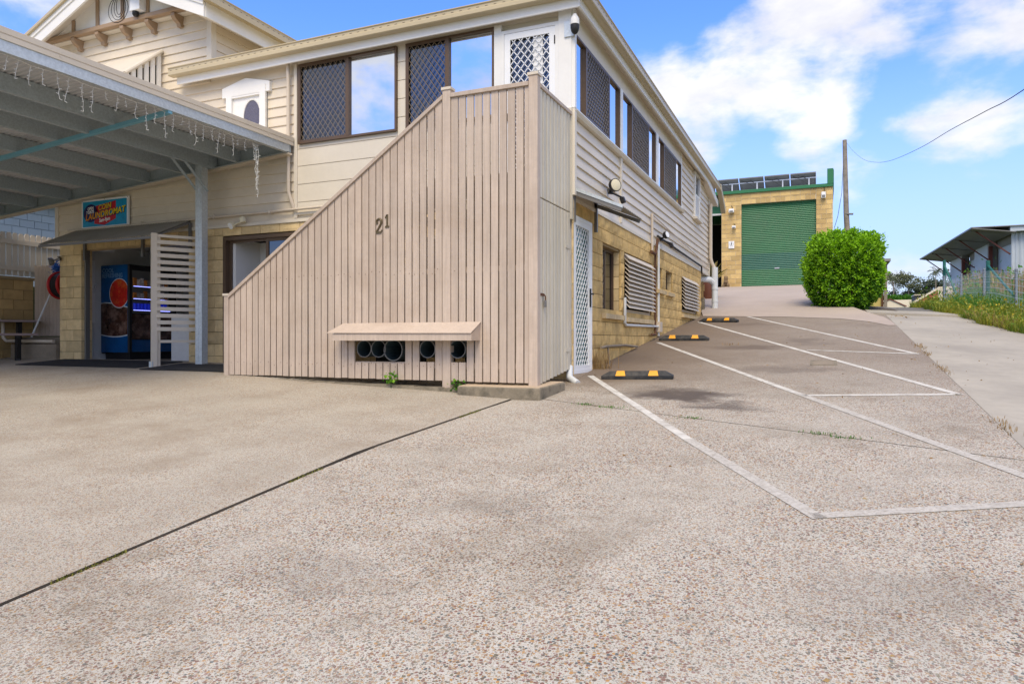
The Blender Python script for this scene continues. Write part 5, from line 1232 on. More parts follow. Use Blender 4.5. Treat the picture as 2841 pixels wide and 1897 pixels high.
# ------------------------------------------------------------------ wheel stops
def wheel_stop(first, x, y, rz_, label):
    w = thing('wheel_stop', label, 'wheel stop', (0, 0, 0), 'rubber wheel stops at the ends of the parking bays')
    return w
ws = thing('wheel_stop', 'nearest black rubber wheel stop, beside the white side door', 'wheel stop', (0, 0, 0), 'rubber wheel stops at the ends of the parking bays')
Lw = .46
b = MB(); prof = [(-.075, 0), (.075, 0), (.075, .045), (.035, .10), (-.035, .10), (-.075, .045)]
vs = []
for x, sc in ((-Lw, .45), (-Lw + .10, 1.0), (Lw - .10, 1.0), (Lw, .45)):
    for i, (py, pz) in enumerate(prof): vs.append((x, py, pz if pz < .05 else .045 + (pz - .045) * (sc if sc == 1 else .02)))
fs = [tuple(range(5, -1, -1)), tuple(range(18, 24))]
for k in range(3):
    for i in range(6): j = (i + 1) % 6; fs.append((k*6+i, k*6+j, (k+1)*6+j, (k+1)*6+i))
b.add(vs, fs); b.build('body', RUBB, ws, bevel=.004)
for xo in (-.21, .21):
    MB().prism([(xo - .065, -.0765, .046), (xo + .065, -.0765, .046), (xo + .05, -.0365, .1025), (xo - .05, -.0365, .1025)], (0, .001, .001)).build('reflector', YEL, ws)
    MB().prism([(xo - .05, -.036, .1015), (xo + .05, -.036, .1015), (xo + .05, .035, .1015), (xo - .05, .035, .1015)], (0, 0, .0015)).build('reflector', YEL, ws)
ws.location = (-2.22, 9.19, .11 * 9.19 - .002); ws.rotation_euler = (R(3.0), R(-1), R(8))
for (x, y, a, lab) in ((-2.42, 13.72, 2, 'middle black rubber wheel stop of the three along the side wall'), (-2.30, 17.72, -12, 'farthest black rubber wheel stop, in front of the concrete ramp')):
    c = ws.copy(); COL.objects.link(c); c.location = (x, y, .11 * y - .002); c.rotation_euler = (R(4), R(0), R(a)); c['label'] = lab
    for ch in list(ws.children):
        d = ch.copy(); COL.objects.link(d); d.parent = c

# ------------------------------------------------------------------ green shed at the top of the ramp
sh = thing('green_shed', 'yellow block workshop with a green roller door at the top of the ramp', 'shed', (-2, 33, 3.84))
SF = 32.9
def hpart(b, name, m, **k): return b.build(name, m, sh, **k)
sw = hpart(MB().box(-4.16, -3.32, SF + .0305, SF + .25, 3.7, 7.98), 'block_wall', MORTL)
b = MB(); b.box(-.28, .36, SF + .031, SF + 12, 3.7, 7.98); b.box(-3.32, -.28, SF + .032, SF + .25, 7.5, 7.98); b.box(-4.16, -4.0, SF + .25, SF + 12, 3.7, 7.9); b.build('core', MORTL, sw)
block_wall(sw, BMS, 'x', SF + .03, -4.16, -3.31, 3.84, 7.98, depth=.012, gap=.016, L_=.4)
block_wall(sw, BMS, 'x', SF + .03, -.29, .36, 3.84, 7.98, depth=.012, gap=.016, L_=.4, start=1)
block_wall(sw, BMS, 'x', SF + .03, -3.31, -.29, 7.5, 7.74, depth=.012, gap=.016, L_=.2); block_wall(sw, BMS, 'x', SF + .03, -3.31, -.29, 7.74, 7.98, depth=.012, gap=.016, L_=.4)
rd = hpart(MB().box(-3.32, -.28, SF + .2, SF + .22, 3.8, 7.55), 'roller_door', GREEND)
z = 3.84; i = 0
while z < 7.5:
    MB().prism([(-3.31, SF + .2, z), (-3.31, SF + .172, z + .01), (-3.31, SF + .16, z + .037), (-3.31, SF + .172, z + .065), (-3.31, SF + .2, z + .077)], (3.02, 0, 0)).build('slat', GREEND2 if 4.55 < z < 5.25 else GREEND, rd); z += .0775; i += 1
MB().box(-1.95, -1.75, SF + .14, SF + .165, 4.63, 4.68).build('handle', ALU, rd)
hpart(MB().prism([(-7.5, SF - .06, 7.97), (.36, SF - .06, 7.97), (.36, SF - .06, 8.11), (-7.5, SF - .06, 8.11)], (0, .12, 0)), 'gutter', GREENT, bevel=.01)
hpart(MB().box(.14, .38, SF - .07, SF + .2, 8.1, 8.72), 'parapet_end', GREENT); hpart(MB().box(.30, .40, SF + .2, SF + 12, 7.9, 8.72), 'parapet_flashing', GREENT)
hpart(MB().prism([(-7.5, SF, 8.06), (.3, SF, 8.06), (.3, SF + 12, 8.6), (-7.5, SF + 12, 8.6)], (0, 0, .02)), 'roof', ZINC)
b = MB(); b.box(-8, -4.2, SF + .6, SF + 12, 7.62, 7.98); b.box(-8, -4.2, SF + .55, SF + .6, 7.25, 7.6); hpart(b, 'bay_header', GREENT)
hpart(MB().box(-8, -4.18, SF + .52, SF + .6, 7.17, 7.25), 'bay_flashing', WHITE); hpart(MB().box(-8, -4.17, SF + 6, SF + 6.1, 3.7, 7.6), 'bay_back', DARK); hpart(MB().box(-8, -7.9, SF + .6, SF + 6, 3.7, 7.6), 'bay_side', DARK)
# solar panels
for k in range(6):
    x1 = -.30 - k * 1.07; x0 = x1 - 1.03
    t = thing('solar_panel', ('solar panel at the right end of the row on the shed roof', 'second solar panel from the right on the shed roof', 'third solar panel from the right on the shed roof', 'fourth solar panel from the right on the shed roof', 'fifth solar panel from the right, beside the house eaves', 'sixth solar panel from the right, behind the house eaves')[k], 'solar panel', (x0, 33.6, 8.3), 'tilted solar panels on the shed roof')
    a = Vector((0, 33.5, 8.76)); c = Vector((0, 34.5, 8.12)); dv = c - a; nv = Vector((0, .54, .84))
    MB().prism([(x0, a.y, a.z), (x1, a.y, a.z), (x1, c.y, c.z), (x0, c.y, c.z)], nv * .01).build('back_sheet', SOLAR, t)
    b = MB()
    for xx in (x0, x1 - .03): b.prism([(xx, a.y, a.z), (xx + .03, a.y, a.z), (xx + .03, c.y, c.z), (xx, c.y, c.z)], nv * -.035)
    b.box(x0, x1, a.y - .005, a.y + .03, a.z - .03, a.z + .02); b.build('frame', AWNF, t)
    b = MB(); b.box(x0 - .02, x1 + .02, 33.68, 33.72, 8.56, 8.60); b.bar((x0 + .75, 33.70, 8.05), (x0 + .75, 33.70, 8.58), .05); b.build('rack', ALU, t)
    b = MB(); b.tube([(x0 + .1, 33.6, 8.66), (x0 + .3, 33.58, 8.58), (x0 + .5, 33.6, 8.64), (x0 + .62, 33.62, 8.55)], .012, 5); b.bar((x0 + .3, 33.62, 8.6), (x0 + .7, 33.66, 8.3), .012); b.build('wiring', CABLE, t)
def wallbox(name, label, cat, x, z, w, h, d=.2):
    t = thing(name, label, cat, (x, SF, z)); MB().box(x - w / 2, x + w / 2, SF - d, SF, z - h / 2, z + h / 2).build('housing', WHITEM, t, bevel=.02)
    MB().box(x - w * .35, x + w * .35, SF - d - .01, SF - d, z - h * .4, z).build('face', AWNF, t); MB().tube([(x, SF - .02, z + h / 2), (x + .05, SF - .02, z + h * .9), (x - .02, SF - .02, z + h * 1.5)], .012, 5).build('lead', CABLE, t); return t
wallbox('flood_light', 'white flood light high on the left pier of the yellow shed', 'light', -3.72, 7.22, .22, .16); wallbox('flood_light', 'white flood light with sensor high on the right pier of the yellow shed', 'light', 0, 7.62, .17, .26, .15)
wallbox('wall_camera', 'white camera with black lens on the left pier below the flood light', 'security camera', -3.62, 6.5, .16, .12, .18)
ps_ = thing('pedestrian_sign', 'small white sign with a walking figure on the left pier of the shed', 'sign', (-3.73, SF, 5.75))
MB().box(-3.85, -3.61, SF - .02, SF - .002, 5.58, 5.90).build('board', WHITEM, ps_); MB().ring((-3.73, SF - .0205, 5.775), (0, -1, 0), .085, .092, .002, 24).build('ring', AWNF, ps_)
b = MB(); yv = SF - .023
b.tube([(-3.725, yv, 5.84), (-3.725, yv - .003, 5.84)], .014, 10); b.bar((-3.725, yv, 5.82), (-3.735, yv, 5.76), .022, .004, (0, 1, 0)); b.bar((-3.735, yv, 5.765), (-3.70, yv, 5.70), .014, .004, (0, 1, 0)); b.bar((-3.735, yv, 5.765), (-3.77, yv, 5.71), .014, .004, (0, 1, 0)); b.bar((-3.725, yv, 5.81), (-3.695, yv, 5.775), .01, .004, (0, 1, 0)); b.bar((-3.728, yv, 5.81), (-3.76, yv, 5.785), .01, .004, (0, 1, 0))
o = b.build('walking_figure', BLACK, ps_); o['kind'] = 'stuff'
b = MB()
for k in range(6): b.box(-3.80 + k * .025, -3.785 + k * .025, SF - .022, SF - .02, 5.62, 5.635)
o = b.build('lettering', AWNF, ps_); o['kind'] = 'stuff'
# stone guardian figure and potted plant
def skin(name, m, parent, nodes, edges, sub=2):
    me = bpy.data.meshes.new(name); me.from_pydata([n[:3] for n in nodes], edges, []); o = bpy.data.objects.new(name, me); COL.objects.link(o)
    s = o.modifiers.new('skin', 'SKIN'); o.modifiers.new('sub', 'SUBSURF').render_levels = sub; o.modifiers['sub'].levels = sub
    for i, n in enumerate(nodes): me.skin_vertices[0].data[i].radius = (n[3], n[3])
    me.skin_vertices[0].data[0].use_root = True; me.materials.append(m)
    if parent is not None: attach(o, parent)
    return o
gs = thing('guardian_statue', 'brown carved stone animal figure sitting at the foot of the shed pier', 'statue', (-3.93, 32.55, 3.84))
ox, oy, oz = -3.93, 32.6, 3.84
nodes = [(0, .04, .12, .12), (0, .02, .24, .10), (0, -.02, .34, .075), (0, -.05, .43, .085), (0, -.12, .42, .045), (-.07, -.03, .50, .025), (.07, -.03, .50, .025), (-.08, -.06, .2, .04), (-.09, -.1, .03, .04), (.08, -.06, .2, .04), (.09, -.1, .03, .04), (-.11, .02, .1, .06), (-.12, -.08, .03, .045), (.11, .02, .1, .06), (.12, -.08, .03, .045)]
nodes = [(ox + a, oy + c, oz + d, r) for a, c, d, r in nodes]
skin('body', STATUE, gs, nodes, [(0,1),(1,2),(2,3),(3,4),(3,5),(3,6),(1,7),(7,8),(1,9),(9,10),(0,11),(11,12),(0,13),(13,14)])
MB().box(ox - .17, ox + .17, oy - .16, oy + .14, oz - .01, oz + .03).build('base', STATUE, gs, bevel=.01)
pp = thing('potted_plant', 'spiky yellow green plant in a tall brown pot behind the white downpipe', 'potted plant', (-3.55, 24.6, 2.85))
MB().tube([(-3.55, 24.6, 2.7), (-3.55, 24.6, 2.95), (-3.55, 24.6, 3.3), (-3.55, 24.6, 3.5), (-3.55, 24.6, 3.52)], [.16, .22, .27, .24, .26], 20).build('pot', TERRA, pp, smooth=True)
n = 90; an = rng.uniform(0, 2 * math.pi, n); el_ = rng.uniform(.35, 1.3, n); dirs = np.stack([np.cos(an) * np.cos(el_), np.sin(an) * np.cos(el_), np.sin(el_)], 1)
leaves('leaves', SPIKE, pp, np.tile((-3.55, 24.6, 3.5), (n, 1)) + rng.normal(size=(n, 3)) * .03, dirs, .6, .07)

# ------------------------------------------------------------------ clipped bush
bu = thing('hedge_bush', 'big bright green clipped bush beside the ramp, rounded and boxy', 'bush', (.6, 21.4, 2.4))
n = 42000
p = rng.normal(size=(n, 3)); p /= np.linalg.norm(p, axis=1)[:, None]
e = 3.5; k = (np.abs(p) ** e).sum(1) ** (-1 / e); sh_ = p * k[:, None]
cl_ = np.sin(sh_[:, 0] * 17 + 2 * np.sin(sh_[:, 2] * 5)) * np.sin(sh_[:, 2] * 15 + 1.5 * np.sin(sh_[:, 0] * 7)) * np.cos(sh_[:, 1] * 13)
lump = 1 + .085 * cl_ + .045 * np.sin(sh_[:, 0] * 5 + 1) * np.sin(sh_[:, 2] * 6 + .5) + .05 * np.sin(sh_[:, 1] * 7 + sh_[:, 2] * 4) + .03 * np.sin(sh_[:, 0] * 14 + sh_[:, 2] * 11)
dep = np.where(rng.random(n) < .72, rng.uniform(.90, 1.02, n), rng.uniform(.55, .95, n)); dep += (rng.random(n) < .06) * rng.uniform(0, .11, n)
q = sh_ * (lump * dep)[:, None] * (.92, .95, 1.06); pos = q + (.50, 21.5, 3.30)
pos[:, 0] += np.where(pos[:, 2] < 3.1, (3.1 - pos[:, 2]) * .25, 0) * np.where(pos[:, 0] < .5, .9, -1.1)
rampz = np.where(pos[:, 0] < .45, 2.45 + .06 * (pos[:, 1] - 21.5), 2.22); keep = pos[:, 2] > rampz + .02; pos = pos[keep]; q = q[keep]; dep = dep[keep]
out = q / (.92, .95, 1.06); dr = out * .75 + rng.normal(size=out.shape) * .8 + (0, 0, .2)
tone = .12 + .5 * (out[:, 2] * .5 + .5) ** 1.4 + rng.normal(0, .2, len(pos)) + .25 * (dep > 1.0) + .42 * cl_[keep] + .04  # leaf tone paints a sunlit top and tips, and shaded hollows
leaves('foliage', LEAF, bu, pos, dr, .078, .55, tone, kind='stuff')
for k in range(7):
    a = rng.uniform(0, 6.28); b_ = Vector((.55 + .1 * math.cos(a), 21.4 + .1 * math.sin(a), 2.2)); t_ = Vector((.5 + .7 * math.cos(a), 21.5 + .7 * math.sin(a), 4.0)); m_ = (b_ + t_) / 2 + Vector((0, 0, .2))
    MB().tube([b_, m_, t_], [.05, .035, .012], 6).build('branch', WOODP, bu)
MB().tube([(.55, 21.4, 2.1), (.54, 21.4, 2.6), (.5, 21.5, 3.1)], [.09, .08, .06], 8).build('trunk', WOODP, bu)
# twigs standing out of the clipped top
# ------------------------------------------------------------------ pole and wires
pl_ = thing('utility_pole', 'weathered grey timber power pole rising behind the green bush', 'power pole', (1.25, 44, 3.2))
MB().tube([(1.32, 44, 3.0), (1.27, 44, 6.5), (1.16, 44, 8.6), (1.12, 44, 10.5), (1.08, 44, 12.68)], [.165, .15, .14, .125, .11], 12).build('pole', WOODP, pl_, smooth=True)
MB().tube([(1.13, 43.9, 8.55), (1.5, 43.8, 8.5)], .05, 8).build('step_bolt', AWNF, pl_)
cb = thing('power_cable', 'thin black power cable sagging from the pole across the sky', 'cable', (1.2, 40, 10))
cpts = [(1.18, 44.1, 12.55), (1.42, 42.0, 11.57), (1.79, 38.6, 10.27), (2.14, 35.4, 9.37), (2.42, 32.9, 8.82), (2.70, 30.35, 8.39), (3.05, 26.9, 7.9), (3.38, 24.1, 7.61), (3.75, 21.4, 7.3), (4.1, 19.2, 6.83 + .27), (5.0, 13, 6.9), (6.2, 6, 7.0)]
def cat_(pts, n=6):
    o = []; P4 = [Vector(p) for p in pts]; P4 = [2 * P4[0] - P4[1]] + P4 + [2 * P4[-1] - P4[-2]]
    for i in range(1, len(P4) - 2):
        for k in range(n):
            t = k / n; a, b2, c, d = P4[i-1:i+3]; o.append(.5 * ((2*b2) + (c-a)*t + (2*a-5*b2+4*c-d)*t*t + (3*b2-a-3*c+d)*t**3))
    o.append(P4[-2]); return o
cq = cat_(cpts); MB().tube(cq, [.004 + .009 * i / len(cq) for i in range(len(cq))], 5).build('cable', CABLE, cb)
gw = thing('service_wire', 'thin service wire running down from the pole to the yellow shed', 'cable', (1, 40, 9)); MB().tube([(1.0, 43.9, 11.2), (.85, 40, 9.0), (.6, 36, 7.2), (.42, 33.4, 6.3)], .012, 5).build('wire', CABLE, gw)

# ------------------------------------------------------------------ grey corrugated shed
gr = thing('corrugated_shed', 'grey corrugated iron shed with a wide awning and red steel columns', 'shed', (11, 55, 4.6))
WX0, WX1, WY0, WY1, WZ0, WZ1 = 10.1, 9.3, 50.2, 66.5, 4.3, 7.85
def wx(y): return WX0 + (WX1 - WX0) * (y - WY0) / (WY1 - WY0)
def ribbed(p0, p1, z0, z1, nrm, pitch, amp, name, m):
    p0, p1, nrm = Vector(p0), Vector(p1), Vector(nrm); ln = (p1 - p0).length; n = int(ln / pitch * 4); b = MB()
    for i in range(n + 1):
        c = p0.lerp(p1, i / n) + nrm * amp * math.sin(math.pi * i / 2 + .4); b.v += [(c.x, c.y, z0), (c.x, c.y, z1)]
    b.f = [(2*i, 2*i+2, 2*i+3, 2*i+1) for i in range(n)]; return b.build(name, m, gr)
ribbed((WX0, WY0, 0), (24, WY0, 0), WZ0, WZ1, (0, -1, 0), .22, .04, 'end_wall', ZINC)
bays = [(WY0, 55.2, 0), (55.2, 56.2, 1), (56.2, 60.6, 2), (60.6, 61.4, 1), (61.4, WY1, 2)]
yy0 = WY0
for i, (a, c, ty) in enumerate(((WY0, 54.4, .35), (54.9, 58.8, 0), (58.8, 61.6, .35), (62.1, WY1, 0))):
    ribbed((wx(a) + ty, a, 0), (wx(c) + ty, c, 0), WZ0, WZ1 - (0 if ty == 0 else .5), (-1, 0, 0), .15, .012, 'wall_sheet', ZINC)
    if ty: MB().prism([(wx(a) + .3, a, WZ1 - .5), (wx(c) + .3, c, WZ1 - .5), (wx(c) + .3, c, WZ1 + .1), (wx(a) + .3, a, WZ1 + .1)], (.05, 0, 0)).build('door_pelmet', ZINCD, gr)
for y in (54.6, 62.0): MB().box(wx(y) - .12, wx(y) + .35, y - .08, y + .35, WZ0, WZ1).build('column_cover', ZINCD, gr); MB().box(wx(y) - .16, wx(y) + .04, y - .3, y - .06, WZ0, WZ1 - .3).build('column', REDOX, gr)
MB().prism([(8.05, 49.6, 8.12), (10.2, 49.6, 7.80), (9.4, 66.9, 7.80), (7.25, 66.9, 8.12)], (0, 0, .04)).build('awning_roof', ZINCD, gr)
MB().prism([(8.0, 49.55, 8.12), (8.06, 49.55, 8.12), (7.26, 66.9, 8.12), (7.2, 66.9, 8.12)], (0, 0, .08)).build('awning_edge', AWNF, gr)
for y in (50.4, 54.6, 58.8, 62.4, 66.2):
    o = wx(y); MB().bar((o, y, 6.6), (o - 1.75, y, 8.05), .07).build('strut', REDOX, gr); MB().bar((o, y, 7.83), (o - 2.0, y, 8.08), .07).build('purlin', AWNF, gr)
MB().box(9.95, 24, WY0 - .5, WY0 - .1, WZ1 + .02, WZ1 + .30).build('gutter', ZINC, gr); MB().prism([(8.0, 49.6, 8.16), (24, 49.6, 8.1), (24, 67, 8.1), (7.2, 67, 8.16)], (0, 0, .05)).build('roof', ZINCD, gr)
MB().box(10.6, 24, WY0 + .3, WY1, WZ0, WZ1).build('inner_core', DARK, gr)

# ------------------------------------------------------------------ wire fence with weeds
FGAL = mat('dull_fence_steel', (.20, .23, .27), .5, .1, 8, metal=.3)
wf = thing('wire_fence', 'low galvanised wire mesh fence on grey posts along the weedy verge', 'fence', (4.2, 24, 2.4))
FXX = 4.2; posts = [13.2, 16.9, 20.4, 24.1, 27.8, 31.5]
for y in posts:
    z = G(FXX, y) - .1; MB().tube([(FXX, y, z), (FXX, y, z + 1.18)], .034, 10).build('post', FGAL, wf, smooth=True); MB().tube([(FXX, y, z + 1.18), (FXX, y, z + 1.21)], [.042, .03], 10).build('cap', FGAL, wf)
b = MB(); ycs = [13.2 + .5 * i for i in range(38)]
for k in range(8):
    hh = .06 + .148 * k; b.tube([(FXX - .03, y, G(FXX, y) - .08 + hh) for y in ycs], .0045 if k else .004, 4, False)
y = 13.2
while y < 31.5: z = G(FXX, y) - .06; b.bar((FXX - .03, y, z), (FXX - .03, y, z + 1.06), .004); y += .15
o = b.build('wire_mesh', GALV, wf); o['kind'] = 'stuff'
gp = thing('strainer_post', 'tall green strainer post with a diagonal brace in the wire fence', 'fence post', (4.7, 26.4, 2.7))
GRP = mat('green_fence_post', (.015, .12, .10), .5, .1, 4); GRP2 = GRP
z = G(4.7, 26.4); MB().tube([(4.7, 26.4, z - .1), (4.7, 26.4, z + 1.32)], .055, 10).build('post', GRP, gp, smooth=True); MB().tube([(4.7, 26.35, z + 1.15), (4.95, 24.3, z + .1)], .035, 8).build('brace', GRP, gp, smooth=True)
gp2 = thing('strainer_post', 'far green strainer post at the end of the wire fence', 'fence post', (4.3, 32.2, 3.3))
z = G(4.3, 32.2); MB().tube([(4.3, 32.2, z - .1), (4.3, 32.2, z + 1.75)], .055, 10).build('post', GRP, gp2, smooth=True); MB().tube([(4.3, 32.1, z + 1.5), (4.62, 31.0, z + .1)], .04, 8).build('brace', GRP, gp2, smooth=True)
def scatter(n, x0, x1, y0, y1, dens=None):
    x = rng.uniform(x0, x1, n); y = rng.uniform(y0, y1, n)
    if dens is not None: k = rng.random(n) < dens(x, y); x, y = x[k], y[k]
    return np.stack([x, y, np.array([G(a, c) - .09 for a, c in zip(x, y)])], 1)
edge = lambda y: 3.35 - .115 * (y - 15.5) + .06 * np.sin(y * 1.7) + .05 * np.sin(y * 4.1 + 1)
strip = lambda x, y: np.where(x > edge(y), np.clip(1.35 - np.abs(x - edge(y) - .35) * .6, .1, 1), 0)
p = scatter(36000, 2.4, 4.7, 13, 25, strip); tone = .35 + .35 * np.sin(p[:, 1] * 2.1 + p[:, 0]) * .6 + rng.normal(0, .25, len(p)); o = blades('verge_weeds', WEED, p, .29, .009, .5, np.clip(tone, 0, 1)); o['kind'] = 'stuff'
p = scatter(9000, 3.0, 5.2, 20.5, 31, lambda x, y: np.where(x > np.maximum(3.15, .142 * y) + .15 * np.sin(y * 2), .9, 0)); o = blades('verge_grass', GRASSM, p, .45, .009, .45); o['kind'] = 'stuff'
p = scatter(9000, 2.5, 4.5, 13, 24, strip); cl = p + np.abs(rng.normal(size=p.shape)) * (.0, .0, .16) + (0, 0, .08); o = leaves('weed_leaves', WEED, None, cl, rng.normal(size=cl.shape) + (0, 0, .8), .075, .5, rng.random(len(cl)) * .8); o['kind'] = 'stuff'
p = scatter(520, 3.0, 4.3, 14, 20, lambda x, y: np.where(x > edge(y) + .1, .35 + .5 * (np.sin(y * 2.3) > .2), 0)); cl = p + np.abs(rng.normal(size=p.shape)) * (0, 0, .14) + (0, 0, .12); o = leaves('weed_flowers', FLOW, None, cl, rng.normal(size=cl.shape) + (0, 0, .5), .05, .9); o['kind'] = 'stuff'
p = scatter(1500, 3.0, 4.2, 13, 19, lambda x, y: np.where((x > edge(y)) & (x < edge(y) + .35), .8, 0)); o = blades('dry_stalks', DRYG, p, .42, .006, .8); o['kind'] = 'stuff'
p = scatter(30000, 4.3, 13, 17, 44); o = blades('yard_grass', GRASSM, p, .20, .014, .4); o['kind'] = 'stuff'
p = scatter(2600, 5.3, 10.5, 27, 43, lambda x, y: .4 + .6 * (np.sin(x * 2 + y) > .3)); o = blades('tall_seed_grass', DRYG, p, 1.0, .012, .3); o['kind'] = 'stuff'
p = scatter(2600, 5.0, 10.5, 28, 45); cl = p + np.abs(rng.normal(size=p.shape)) * (0, 0, .45); o = leaves('yard_shrubs', LEAF, None, cl, rng.normal(size=cl.shape) + (0, 0, .4), .16, .5, rng.random(len(cl)) * .45); o['kind'] = 'stuff'
# tufts in the cracks and sprouts by the kerb
def tuft(x, y, z, label, n=26, h=.09, m=GRASSM, spread=.07, kind='grass tuft', leafy=False, grp=None, along=False):
    t = thing('weed_tuft', label, kind, (x, y, z), grp)
    pp_ = np.stack([x + rng.normal(0, spread, n), y + rng.normal(0, spread * .35, n), np.full(n, z)], 1)
    if along: pp_ = np.stack([x + rng.normal(0, spread * .22, n), y + rng.normal(0, spread, n), np.full(n, z)], 1)
    pp_[:, 2] += (pp_[:, 1] - y) * .11
    if leafy:
        b = MB()
        for s in range(3): b.tube([(x, y, z), (x + random.uniform(-.03, .03), y, z + h * .5), (x + random.uniform(-.06, .06), y - .02, z + h)], [.004, .003, .002], 5)
        b.build('stem', LEAFD, t); c_ = np.stack([x + rng.normal(0, .045, n), y - .02 + rng.normal(0, .03, n), z + rng.uniform(.35, 1, n) * h], 1); leaves('leaf', LEAF, t, c_, rng.normal(size=(n, 3)), .045, .8, rng.random(n) * .7, kind='stuff')
    else:
        o = blades('blade', m, pp_, h, .004, .7); attach(o, t); o['kind'] = 'stuff'
    return t
tuft(-4.97, 7.63, .90, 'leafy green sprout growing at the kerb under the letter tubes', 46, .21, leafy=True, kind='weed'); tuft(-4.02, 7.63, .86, 'leafy green sprout at the kerb beside the concrete step', 40, .17, leafy=True, kind='weed')
for (x, y, lab) in ((-2.35, cutline(-2.35), 'green grass in the saw joint nearest the concrete step'), (-2.05, cutline(-2.05), 'second green grass patch along the saw joint'), (-1.15, cutline(-1.15), 'small green grass tuft where the first bay line crosses the joint'), (-.06, cutline(-.06), 'grass tuft in the joint, left of two in the middle of the bay'), (.18, cutline(.18), 'grass tuft in the joint, right of two in the middle of the bay')):
    tuft(x, y, park(x, y) - .005, lab, 45, .028, spread=.08)
for (x, y, lab) in ((1.38, 12.9, 'dry yellow grass tuft on the driveway edge beyond the last bay line'), (1.36, 12.0, 'dry yellow grass tuft on the driveway edge at the bay corner'), (1.38, 10.4, 'small dry grass tuft on the driveway edge beside the middle bay'), (1.38, 7.2, 'dry grass tuft on the driveway edge near the right of the photo')):
    tuft(x, y, park(x, y) - .01, lab, 60, .045, m=DRYG, spread=.2, along=True)
tuft(-1.5, 13.0, park(0, 13.0), 'tiny dry weed in the pavement of the middle bay', 20, .05, DRYG); tuft(-2.98, 10.0, park(0, 10.0), 'dead brown weeds at the wall beside the side door', 150, .28, DRYG, .10)
# moss and dirt in the joint between the slabs
pp_ = []
for y in np.arange(2.2, 7.5, .012):
    if math.sin(y * 3.1) + .6 * math.sin(y * 7.7) > .75: pp_ += [(jx(y) + random.uniform(-.012, .01), y + random.uniform(-.01, .01), park(0, y) - .004) for _ in range(3)]
o = blades('joint_moss', leafmat('moss_blade', (.10, .11, .02), (.20, .19, .03), .1), np.array(pp_), .022, .006, .6); o['kind'] = 'stuff'
# dry leaf litter under the bush
n = 900; x = rng.uniform(.2, 1.8, n); y = rng.uniform(18.6, 21.5, n); ok = np.abs(x - (1.45 - (y - 18.6) * .3)) < .45; cl = np.stack([x, y, np.array([2.02 + .115 * (c - 18.6) for c in y])], 1)[ok]; o = leaves('leaf_litter', DRYG, None, cl, rng.normal(size=cl.shape) * (1, 1, .2), .05, .6); o['kind'] = 'stuff'

n = 240; x = rng.uniform(-6, 3, n); y = rng.uniform(2.6, 18, n); ok = (x > np.array([jx(v) + .05 for v in y])) & (x < 3.1)
cl = np.stack([x, y, .11 * y - np.where(x > 1.36, .05 * (x - 1.37), 0) + .004], 1)[ok]; o = leaves('fallen_leaves', DRYG, None, cl, rng.normal(size=cl.shape) * (1, 1, .08), .03, .45); o['kind'] = 'stuff'

# ------------------------------------------------------------------ beyond the crest
oy_ = thing('old_shed', 'old yellow sheet shed with a rusty corner behind the green bush', 'shed', (1.5, 40, 3.2))
MB().box(-1.5, 2.66, 40.5, 46, 2.6, 5.45).build('wall', OLDY, oy_); MB().box(2.66, 2.76, 40.4, 40.6, 2.6, 5.45).build('corner_post', RUST, oy_); MB().box(2.78, 2.92, 40.3, 40.5, 2.6, 5.45).build('downpipe', WOODP, oy_); MB().prism([(-1.6, 40.0, 5.45), (3.05, 40.0, 5.45), (3.05, 40.0, 5.58), (-1.6, 40.0, 5.65)], (0, 6.5, 0)).build('roof', ZINCD, oy_)
cg = thing('gable_cottage', 'cream rendered cottage with a low brown edged gable beyond the crest', 'house', (6, 79, 4))
MB().prism([(5.0, 79, 3.8), (7.3, 79, 3.8), (7.3, 79, 4.88), (5.95, 79, 5.58), (5.0, 79, 5.0)], (0, 4, 0)).build('wall', CREAMB, cg); MB().bar((7.4, 78.95, 4.84), (5.95, 78.95, 5.6), .09).build('barge_board', REDOX, cg); MB().bar((4.9, 78.95, 4.95), (5.95, 78.95, 5.6), .09).build('barge_board', REDOX, cg)
MB().box(5.6, 8.3, 84, 88, 3.8, 5.75).build('rear_wall', CREAMB, cg)
dw = thing('stained_parapet', 'long dark stained parapet wall with a pale coping beyond the crest', 'wall', (8, 62, 4))
MB().box(6.35, 9.6, 62, 64, 3.2, 4.93).build('wall', DGREY, dw); MB().box(6.3, 9.7, 61.9, 64, 4.93, 5.02).build('coping', CREAMB, dw)
bp = thing('brick_parapet', 'red brick wall with a sloping white coping beside the weeds', 'wall', (6.4, 52, 4))
MB().prism([(5.35, 52, 3.2), (6.9, 52, 3.2), (6.9, 52, 4.75), (6.6, 52, 4.75), (5.35, 52, 3.9)], (0, .3, 0)).build('wall', BRICK, bp); MB().prism([(5.2, 51.95, 3.85), (6.6, 51.95, 4.72), (6.6, 51.95, 4.86), (5.2, 51.95, 3.99)], (0, .4, 0)).build('coping', CREAMB, bp); MB().box(6.6, 7.6, 51.95, 52.3, 3.2, 4.9).build('end_pier', CREAMB, bp)
gc = thing('green_roof_cottage', 'small cottage with a green roof among the far trees', 'house', (40, 280, 17))
MB().box(37, 45, 285, 292, 12, 18.5).build('wall', CREAMB, gc); MB().prism([(36, 284, 18.4), (46, 284, 18.4), (41, 284, 20.6)], (0, 9, 0)).build('roof', mat('green_iron_roof', (.03, .16, .13), .5, .1, 1), gc)
